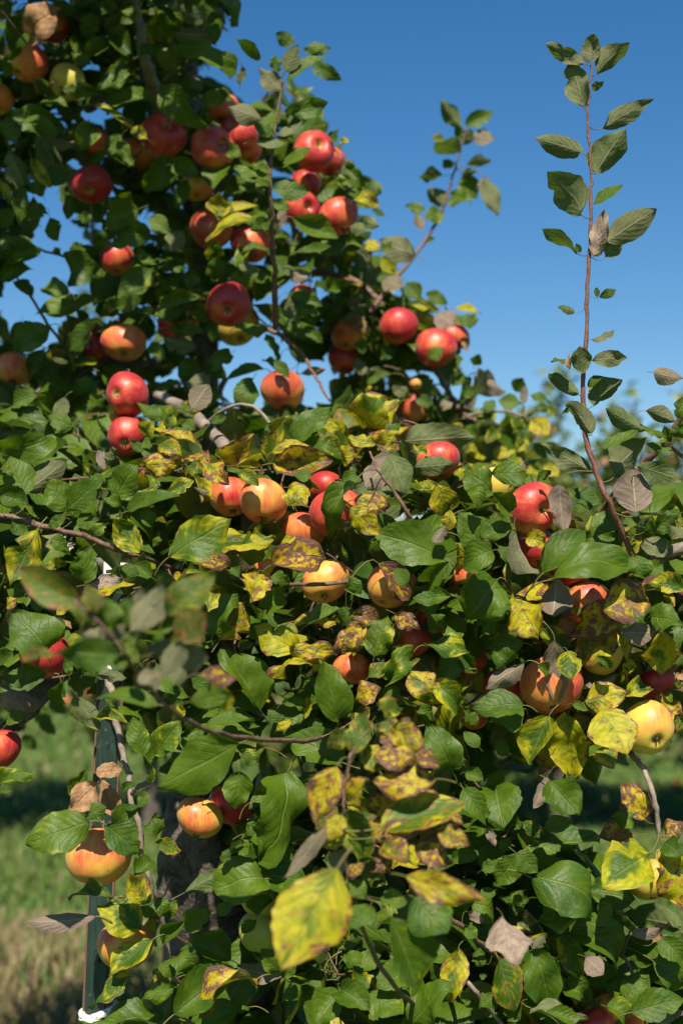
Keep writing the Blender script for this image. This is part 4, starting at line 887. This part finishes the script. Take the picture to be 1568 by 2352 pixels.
# ------------------------------------------------------------------ apples
def apple_mesh(seed):
    rg = np.random.RandomState(seed); nu, nv = 30, 24
    ph = np.linspace(0.0, math.pi, nv + 1); V = []
    sq = rg.uniform(0.84, 0.93); sh = rg.uniform(0.05, 0.10); lob = rg.uniform(0.012, 0.03); tl = rg.uniform(-0.15, 0.15, 2); p0 = rg.uniform(0, 6.28)
    for p in ph:
        rho = math.sin(p); z = math.cos(p) * sq
        for k in range(nu):
            a = 2 * math.pi * k / nu
            r = rho * (1 + sh * math.cos(p) + lob * math.cos(5 * a + p0) * (0.5 - 0.5 * math.cos(p)) + 0.035 * math.cos(2 * a + p0) + 0.02 * math.cos(3 * a))
            zz = z - 0.40 * math.exp(-(rho / 0.27) ** 2) * (p < 1.57) + 0.22 * math.exp(-(rho / 0.24) ** 2) * (p > 1.57)
            V.append((r * math.cos(a) + tl[0] * zz, r * math.sin(a) + tl[1] * zz, zz + 0.07 * r * math.cos(a + p0)))
    i, j = np.meshgrid(np.arange(nv), np.arange(nu), indexing='ij')
    a = i * nu + j; b = i * nu + (j + 1) % nu
    me = mesh_of('apple', V, np.stack([a, a + nu, b + nu, b], -1).reshape(-1, 4), APPLE)
    return me
AM = [apple_mesh(s) for s in range(5)]
def stalk_mesh(seed):
    rg = np.random.RandomState(seed); e = rg.uniform(-0.22, 0.22, 2)
    P = smooth_path([(0, 0, 0.38), (0.01, 0, 0.62), (e[0] * 0.5, e[1] * 0.5, 0.9), (e[0], e[1], 1.18)], 3)
    V, F = tube(P, np.concatenate([np.linspace(0.036, 0.028, len(P) - 2), [0.040, 0.046]]), 6)
    return mesh_of('stalk', V, F, STALK)
SM = [stalk_mesh(s) for s in range(4)]
def calyx_mesh():
    V, F = [], []
    for k in range(5):
        a = k * 1.2566; b = len(V)
        for r, w, z in ((0.02, 0.03, -0.66), (0.10, 0.045, -0.72), (0.14, 0.03, -0.80), (0.11, 0.006, -0.86)):
            for s in (-1, 1):
                V.append((r * math.cos(a) - s * w * math.sin(a), r * math.sin(a) + s * w * math.cos(a), z))
        for m in range(3):
            F.append((b + 2 * m, b + 2 * m + 1, b + 2 * m + 3, b + 2 * m + 2))
    b = len(V)
    V += [(0.1 * math.cos(k * 0.785), 0.1 * math.sin(k * 0.785), -0.665) for k in range(8)]
    F.append(tuple(b + k for k in range(8)))
    return mesh_of('calyx', V, F, CALYX, False)
CM = calyx_mesh()
APOS = []
def put_apple(pos, rad, axis, blush, green, label, group, k):
    o = link('apple', AM[k % 5], None, pos)
    q = Vector(axis).to_track_quat('Z', 'Y')
    o.rotation_mode = 'QUATERNION'; o.rotation_quaternion = q @ Matrix.Rotation(k * 1.7, 3, 'Z').to_quaternion()
    s = rad / 0.99; o.scale = (s, s, s)
    o['blush'] = float(blush); o['greenness'] = float(green)
    tag(o, label, 'apple', group)
    for nm, me in (('stalk', SM[k % 4]), ('calyx', CM)):
        link(nm, me, o)
    return o
for k, (x, y, r, bl, gr, off, mark, lab) in enumerate(APPLES):
    tall = y < 1030 and not (y > 930 and x > 980)
    d = layer(x, y) + 0.045 + off
    if x > 784 and y < 900: d = 2.64 + off
    elif x > 640 and y < 620: d = 2.50 + off
    if 860 < y < 1100 and x < 460: d = 2.12 + off
    if x > 880 and 860 < y < 960: d = 2.64 + off
    rad = r * d / FPX
    if r > 30 and rad < (0.030 if off < 0.06 else 0.026): rad = 0.030 if off < 0.06 else 0.026
    pos = at(x, y, d)
    rg = np.random.RandomState(100 + k)
    if mark:
        ox, oy = (mark[0] - x) / r, (mark[1] - y) / r
        oz = math.sqrt(max(0.05, 1 - (ox * ox + oy * oy)))
        ax = nrm(ox * C_RIGHT - oy * C_UP - oz * C_FWD) * (1 if mark[2] == 's' else -1)
    else:
        ax = nrm(np.array((0, 0, 1.0)) + rg.normal(0, 0.20, 3) + np.array((0, 0.38, 0)))
    APOS.append((x, y, r if off < 0.06 else r * 0.55, d, rad, pos, 'tall' if tall else 'near'))
    put_apple(pos, rad, ax, bl, gr, lab, 'apples hanging on the trees', k)
    SKEL_T = 'tall' if tall else 'near'
# windfalls in the grass
for k, (x, y, r, lab) in enumerate([(205, 1588, .036, 'blurred red windfall apple on the far grass beside the white post top'), (178, 1572, .036, 'blurred pinkish windfall apple on the far grass left of the white post top'),
                                    (1562, 1806, .038, 'red windfall apple in the grass at the right edge'), (228, 1600, .034, 'blurred red windfall apple nearest the green post on the grass'),
                                    (150, 1596, .034, 'blurred red windfall apple on the grass below the large dark red apple')]):
    ray = C_FWD + (x - 784.0) / FPX * C_RIGHT - (y - 1176.0) / FPX * C_UP
    t = (0.045 - CAM_H) / ray[2]
    p = C_POS + ray * t
    p[2] = float(ground_z(p[0], p[1])) + r * 0.9
    put_apple(p, r * (1.6 if t > 14 else 1.0), nrm(np.random.RandomState(k).normal(0, 1, 3)), .9, 0, lab, 'windfall apples in the grass', k)

# ------------------------------------------------------------------ a coarse map of what stands nearest along each line of sight, so that filling leaves stay behind
CELL, X0, Y0, NX, NY = 8, -600, -1100, 360, 520
ZB = np.full((NX, NY), 99.0)
def cells(V):
    q = V - C_POS; d = q @ C_FWD
    cx = ((784 + FPX * (q @ C_RIGHT) / d - X0) / CELL).astype(int); cy = ((1176 - FPX * (q @ C_UP) / d - Y0) / CELL).astype(int)
    return np.clip(cx, 0, NX - 1), np.clip(cy, 0, NY - 1), d
def stamp(V):
    cx, cy, d = cells(V)
    for ox in (-1, 0, 1):
        for oy in (-1, 0, 1):
            np.minimum.at(ZB, (np.clip(cx + ox, 0, NX - 1), np.clip(cy + oy, 0, NY - 1)), d)
gxx, gyy = np.meshgrid(np.arange(NX) * CELL + X0 + CELL / 2, np.arange(NY) * CELL + Y0 + CELL / 2, indexing='ij')
for x, y, r, d, rad, pos, t in APOS:
    m = (gxx - x) ** 2 + (gyy - y) ** 2 < (r + 3) ** 2
    ZB[m] = np.minimum(ZB[m], d - rad * 0.75)

# the stake shows between the leaves
for y in range(1335, 2310, 6):
    xc = 266 - (y - 1292) * 0.0453
    if y < 1560:
        if not (1335 < y < 1400 or 1500 < y < 1560): continue
        xa, xb = xc + 2, xc + 28
    else: xa, xb = xc - 28, xc + 28
    for xx in np.arange(xa, xb, 6.0): stamp(at(xx, y, 1.97)[None])

# ------------------------------------------------------------------ the leaves one can pick out
count = {'near': 0, 'tall': 0}; extra = {'near': [], 'tall': []}
hand = []
for tx, ty, tree, dep, txt in LEAVES:
    for ent in txt.replace('\n', ';').split(';'):
        f = ent.split()
        if len(f) < 6: continue
        b = (tx * 784 + float(f[0]) / 2, ty * 588 + float(f[1]) / 2); t = (tx * 784 + float(f[2]) / 2, ty * 588 + float(f[3]) / 2)
        hand.append((b, t, float(f[4]) / 2, f[5], float(f[6]) if len(f) > 6 else dep, tree))
area = {tr: sorted([math.dist(b, t) * w for b, t, w, k, d, q in hand if q == tr], reverse=True) for tr in count}
limit = {tr: (area[tr][298] if len(area[tr]) > 298 else 0) for tr in count}
for idx, (b, t, w, kind, dep, tree) in enumerate(hand):
    rg = np.random.RandomState(1000 + idx)
    Lp = math.dist(b, t); mx, my = (b[0] + t[0]) / 2, (b[1] + t[1]) / 2
    fixed = dep is not None
    d0 = dep if fixed else layer(mx, my)
    if not fixed and mx > 640 and my < 620: d0 = 2.46
    d0 += rg.uniform(-0.045, 0.030) if not fixed else rg.uniform(-0.015, 0.015)
    # hang in front of any apple that the leaf covers
    if not fixed or d0 > 2.0:
        if kind.isupper():
            d0 += 0.09
        for x, y, r, d, rad, pos, tt in ([] if kind.isupper() else APOS):
            hit = 0
            for s in (0.15, 0.35, 0.5, 0.65, 0.85):
                px, py = b[0] + (t[0] - b[0]) * s, b[1] + (t[1] - b[1]) * s
                if (px - x) ** 2 + (py - y) ** 2 < (0.98 * r) ** 2: hit += 1
            if hit: d0 = min(d0, d - rad * (1.0 if hit > 1 else 0.7) - 0.008)
    kind = kind.lower()
    wr = 0.64 * Lp; dz = rg.uniform(-0.30, 0.30) * Lp; roll = 0.0
    if w > 0.80 * Lp:
        Lr = w / 0.70; dz = math.sqrt(max(0.0, Lr * Lr - Lp * Lp)) * rg.choice([1, 1, 1, -1]); wr = w
    elif w < 0.46 * Lp and kind not in 'pw':
        wr = min(0.64 * Lp, w * 1.15); roll = math.acos(min(1.0, w / wr)) * rg.choice([1, 1, 1, -1])
    else: wr = w
    k = d0 / FPX; wr *= 1.14
    Bp = at(b[0], b[1], d0); Tp = at(t[0], t[1], d0 - dz * k)
    a = nrm(Tp - Bp); toc = nrm(C_POS - Bp); back = KINDS[kind][4]
    n0 = toc + np.array((0, 0, 0.35)) + rg.normal(0, 0.14, 3)
    if back == 2: n0 = toc - np.array((0, 0, 0.75)) + rg.normal(0, 0.10, 3)     # seen from beneath, its face to the light
    n0 = nrm(n0 - a * (n0 @ a))
    if roll:
        s = np.cross(n0, a); c1, c2 = math.cos(roll), math.sin(abs(roll)) * math.copysign(1, s[2]) * math.copysign(1, roll)
        n0 = nrm(n0 * c1 + s * c2)
    if back: n0 = -n0
    dd = np.linalg.norm(BRP[tree] - Bp, axis=1); near = int(np.argmin(dd))
    L = np.linalg.norm(Tp - Bp)
    st = BRP[tree][near] if dd[near] < max(0.045, 0.75 * L) and dd[near] > 0.004 and (BRP[tree][near] - Bp) @ a < 0.3 * L else None
    if st is None: SKEL[tree].append(Bp - a * 0.25 * L)
    V, F, luv, col = leaf_world(Bp, Tp, wr * k, n0, rg, kind, stalk_to=st, bend=(rg.normal(0.7, 0.45) if kind == 'v' else rg.normal(0.2, 0.35) if fixed else None), shape=((0.4 if d0 < 1.29 and w > 140 else 0.9) if fixed else 1.2))
    stamp(V + Bp)
    if Lp * w >= limit[tree] and count[tree] < 300:
        me = leaf_mesh('leaf', V, F, luv, col)
        link('leaf', me, TREES[tree], Bp - np.array(TREES[tree].location)); count[tree] += 1
    else:
        extra[tree].append((V + Bp, F, luv, col))

# ------------------------------------------------------------------ the foliage behind: spurs of leaves through each crown
def inside(poly, x, y):
    p = np.array(poly, float); q = np.roll(p, -1, axis=0); c = False
    for (x1, y1), (x2, y2) in zip(p, q):
        if (y1 > y) != (y2 > y) and x < (x2 - x1) * (y - y1) / (y2 - y1) + x1: c = not c
    return c
def grid_inside(poly):
    p = np.array(poly, float); q = np.roll(p, -1, axis=0); c = np.zeros(gxx.shape, bool)
    for (x1, y1), (x2, y2) in zip(p, q):
        if y1 == y2: continue
        c ^= ((y1 > gyy) != (y2 > gyy)) & (gxx < (x2 - x1) * (gyy - y1) / (y2 - y1) + x1)
    return c
TALL_POLY = [(-560, -1000), (620, -1000), (560, -300), (520, 0), (515, 60), (480, 120), (500, 190), (545, 240), (590, 250), (625, 150), (660, 140), (690, 190), (700, 260), (770, 290), (790, 330), (815, 380), (850, 430),
             (860, 480), (845, 540), (915, 590), (930, 650), (985, 690), (1080, 715), (1065, 800), (1090, 850), (1140, 890), (1190, 920), (1215, 960), (1230, 1060), (1260, 1130), (1000, 1150), (700, 1150), (-560, 1250)]
NEAR_POLY = [(-500, 1090), (0, 1080), (120, 1070), (260, 1090), (400, 1050), (560, 1010), (720, 980), (790, 940), (860, 960), (980, 980), (1060, 1020), (1150, 1110), (1290, 1150), (1400, 1170), (1490, 1150), (1580, 1090), (1950, 1050),
             (1950, 1640), (1568, 1640), (1540, 1720), (1420, 1735), (1340, 1790), (1250, 1785), (1215, 1745), (1190, 1770), (1200, 1860), (1250, 1915), (1320, 1905), (1390, 1935), (1430, 2050), (1500, 2120),
             (1568, 2110), (1950, 2110), (1950, 2700), (150, 2700), (240, 2352), (290, 2240), (350, 2160), (330, 2050), (380, 1960), (500, 1930), (540, 1900), (560, 1800), (420, 1790), (330, 1720), (280, 1640), (200, 1580), (90, 1570), (-500, 1600)]
GAPS = [[(478, 738), (500, 785), (560, 798), (612, 770), (640, 822), (700, 800), (752, 840), (752, 930), (700, 950), (700, 860), (650, 835), (596, 880), (520, 856), (475, 850)],
        [(30, 606), (90, 590), (170, 590), (225, 655), (205, 690), (150, 735), (120, 790), (90, 830), (50, 770), (0, 760), (0, 690)],
        [(75, 430), (130, 400), (172, 480), (196, 550), (176, 590), (110, 560), (95, 500)], [(275, 500), (350, 480), (350, 545), (280, 550)], [(40, 205), (78, 200), (84, 255), (44, 250)],
        [(1260, 1790), (1320, 1800), (1310, 1860), (1250, 1850)], [(1300, 2160), (1380, 2180), (1390, 2250), (1310, 2240)],
        [(150, 1640), (300, 1650), (330, 1760), (360, 1900), (330, 2060), (320, 2180), (230, 2300), (0, 2352), (0, 1650)], [(360, 1860), (540, 1900), (540, 2140), (420, 2140)]]
OKT = grid_inside(TALL_POLY); OKN = grid_inside(NEAR_POLY)
for g in GAPS[:5]: OKT &= ~grid_inside(g)
for g in GAPS[5:]: OKN &= ~grid_inside(g)
OK = OKT | OKN
SPURS = {'near': [], 'tall': []}; MASS = {'near': list(extra['near']), 'tall': list(extra['tall'])}
def grow_leaf(B, a, n, L, kind, rg, tree, push=True, maxpush=0.4):
    V, F, luv, col = leaf_world(B, B + a * L, L * rg.uniform(0.50, 0.66), n, rg, kind, 10, 4, stalk=0.35, sides=3)
    V = V + B
    cx, cy, d = cells(V)
    okm = OK[cx, cy]
    if okm.mean() < 0.80: return None
    need = (ZB[cx, cy] + 0.012 - d); need = need[ZB[cx, cy] < 50]
    p = need.max() if len(need) else 0.0
    if p > 0:
        if not push or p > maxpush: return None
        V = V + nrm(B - C_POS) * p
    return V, F, luv, col
def fill(tree, okm, n, d_lo, d_hi, box, pk, smin=.064, smax=.100, seed=0):
    rg = np.random.RandomState(seed); made = 0; tries = 0
    while made < n and tries < n * 30:
        tries += 1
        x, y = rg.uniform(box[0], box[1]), rg.uniform(box[2], box[3])
        if not okm[int((x - X0) / CELL), int((y - Y0) / CELL)]: continue
        base = layer(x, y) if tree == 'near' or y > 860 else 2.42
        if tree == 'tall' and x > 784 and y > 560: base = 2.55
        d = base + rg.uniform(d_lo, d_hi)
        c = at(x, y, d); m = rg.randint(4, 8)
        kinds = pk(x, y, rg)
        ax = nrm(rg.normal(0, 1, 3) + SUNN * 0.6)
        for q in range(m):
            a = nrm(rg.normal(0, 1, 3) * (1, 0.8, 0.8) + ax * 0.5 + np.array((0, 0, -0.15)))
            nn = nrm(SUNN * 0.40 + np.array((0, 0, 0.65)) + rg.normal(0, 0.62, 3))
            r = grow_leaf(c + a * rg.uniform(0.010, 0.03), a, nn, rg.uniform(smin, smax), kinds[rg.randint(len(kinds))], rg, tree)
            if r is not None: MASS[tree].append(r)
        SPURS[tree].append(c); made += 1
def pk_tall(x, y, rg):
    if x > 784 and y > 560: return 'ggghuupuhgyg'
    return 'ggggggggnguh'
def pk_near(x, y, rg):
    r = rg.uniform()
    if x < 400: return 'ggggnngu' if r < .75 else 'ghnhu'
    if y > 1750: return 'gggggggnhu' if r < .8 else 'ghy'
    return 'ggggnhgu' if r < .55 else ('hhygnhq' if r < .88 else 'ymohqb')
fill('tall', OKT, 430, .06, .62, (-560, 1260, 0, 1240), pk_tall, seed=21)
fill('tall', OKT, 105, -.62, .50, (-560, 430, -900, -25), pk_tall, seed=22)  # unseen crown above the view, its density and forward reach set to shade below
fill('tall', OKT, 30, -.10, .50, (430, 620, -900, -25), pk_tall, seed=25)
fill('near', OKN, 430, .08, .48, (-300, 1950, 930, 2500), pk_near, seed=23)
fill('near', OKN, 40, .1, .42, (200, 1700, 2352, 2700), pk_near, seed=24)
# extra leaves added between the SHADED apples and the sun, to block it
for k in SHADED:
    x, y, r, d, rad, pos, tree = APOS[k]
    rg = np.random.RandomState(500 + k); got = 0
    for tr in range(220):
        off = rg.normal(0, rad * 0.75, 3); off -= SUNN * (off @ SUNN)
        c = np.array(pos) + SUNN * rg.uniform(0.07, 0.45) + off
        a = rg.normal(0, 1, 3); nn = SUNN + rg.normal(0, 0.25, 3)
        a = nrm(a - nrm(nn) * (a @ nrm(nn)))
        L = rg.uniform(.060, .085)
        g = grow_leaf(c - a * L / 2, a, nn, L, 'ggn'[rg.randint(3)], rg, tree, push=False)
        if g is not None:
            MASS[tree].append(g); got += 1
            if got >= 5: break
for tree in MASS:
    VV, FF, LL, CC = [], [], [], []; nb = 0
    for V, F, luv, col in MASS[tree]:
        VV.append(V); FF.append(F + nb); LL.append(luv); CC.append(col); nb += len(V)
    me = leaf_mesh('leaves', np.concatenate(VV) - np.array(TREES[tree].location), np.concatenate(FF), np.concatenate(LL), np.concatenate(CC))
    tag(link('leaves', me, TREES[tree]), kind='stuff')
# twigs: every spur and every apple joins the nearest wood
for tree in SPURS:
    ends = [(np.array(p), 0) for p in SPURS[tree]]
    ends += [(np.array(pos) + np.array((0, 0.02, rad * 1.25)), 1) for x, y, r, d, rad, pos, t in APOS if t == tree]
    root = SKEL[tree][3]
    ends.sort(key=lambda e: np.linalg.norm(e[0] - root))
    nodes = np.array(SKEL[tree]); VV, FF = [], []; nb = 0; rg = np.random.RandomState(9)
    for e, isa in ends:
        dd = np.linalg.norm(nodes - e, axis=1) + 0.6 * np.maximum(0, nodes[:, 2] - e[2])
        q = nodes[int(np.argmin(dd))]; ln = np.linalg.norm(q - e)
        if ln < 0.01 or ln > 0.24: continue
        m = 5; t = np.linspace(0, 1, m)[:, None]
        P = q + (e - q) * t + rg.normal(0, 0.05 * ln, (m, 3)) * (t * (1 - t) * 3); P[0] = q
        cx, cy, d = cells(P)
        if (~OK[cx, cy]).mean() > 0.25: continue
        V, F = tube(P, np.linspace(0.0013 + 0.006 * min(ln, .3), 0.0013, m), 5, 0.1, nb)
        VV.append(V); FF.append(F + nb); nb += len(V)
        nodes = np.concatenate([nodes, P[1:]])
    V = np.concatenate(VV)
    o = part(tree, 'twigs', V, np.concatenate(FF), TWIG); o['kind'] = 'stuff'

# ------------------------------------------------------------------ the steel stake with its white painted top and a cord round it
DP = 1.98
top = at(266, 1292, DP); mid = at(254, 1562, DP); low = at(220, 2310, DP)
dirv = nrm(top - low)
foot = low + dirv * ((-0.05 - low[2]) / dirv[2])
def t_post(p0, p1, grow=0.0):
    """T-shaped bar from p0 to p1 with rounded lips"""
    w, th, stem = 0.0172 + grow, 0.0042 + grow, 0.030
    sec = [(-w, 0), (-w + .003, -.003 - grow), (w - .003, -.003 - grow), (w, 0), (w, th), (.0030 + grow, th), (.0030 + grow, stem), (-.0030 - grow, stem), (-.0030 - grow, th), (-w, th)]
    ax = nrm(p1 - p0); yv = nrm(np.array((0.22, 1.0, 0)) - ax * (np.array((0.22, 1.0, 0)) @ ax)); xv = np.cross(yv, ax)
    V = []
    n = len(sec)
    for p in (p0, p1):
        for s, t in sec: V.append(p + xv * s + yv * t)
    F = [(k, (k + 1) % n, n + (k + 1) % n, n + k) for k in range(n)] + [tuple(range(n))[::-1], tuple(range(n, 2 * n))]
    return np.array(V), F, xv, yv, ax
post = tag(link('stake', None, None, tuple(foot)), 'dark green steel stake with a white painted top beside the trunk', 'stake')
V, F, xv, yv, ax = t_post(foot, mid)
link('post_body', mesh_of('post_body', V - foot, F, POST, False), post)
V, F, _, _, _ = t_post(mid, top, 0.0006)
link('painted_top', mesh_of('painted_top', V - foot, F, WHITE, False), post)
for s, nm in ((-1, 'flange_edge'), (1, 'flange_edge')):
    P = np.array([foot + xv * s * 0.0178 + yv * 0.001, mid + xv * s * 0.0178 + yv * 0.001])
    V, F = tube(P, 0.0022, 6)
    link(nm, mesh_of(nm, V - foot, F, RUST), post)
for k in range(9):                 # studs down the face
    c = foot + ax * (0.35 + 0.105 * k) - yv * 0.0052
    V = [c + xv * s * .004 + ax * t * .010 + yv * z for z in (.0026, -.0012) for s, t in ((-1, -1), (1, -1), (1, 1), (-1, 1))]
    link('stud', mesh_of('stud', np.array(V) - foot, [(0, 1, 2, 3), (7, 6, 5, 4), (0, 4, 5, 1), (1, 5, 6, 2), (2, 6, 7, 3), (3, 7, 4, 0)], POST, False), post)
cc = at(221, 2330, DP) + yv * 0.012
cord = tag(link('cord', None, None, tuple(cc)), 'white cord with black flecks wound round the green stake', 'cord')
for k, (rr, tilt, dz) in enumerate(((0.0235, 0.35, 0.0), (0.024, -0.28, -0.008), (0.0235, 0.1, -0.016))):
    a = np.linspace(0, 2 * math.pi, 33)
    P = np.stack([np.cos(a) * rr, np.sin(a) * rr, np.cos(a) * rr * tilt + dz], -1)
    V, F = tube(P, 0.0052, 10)
    link('coil', mesh_of('coil', V, F, CORD), cord)
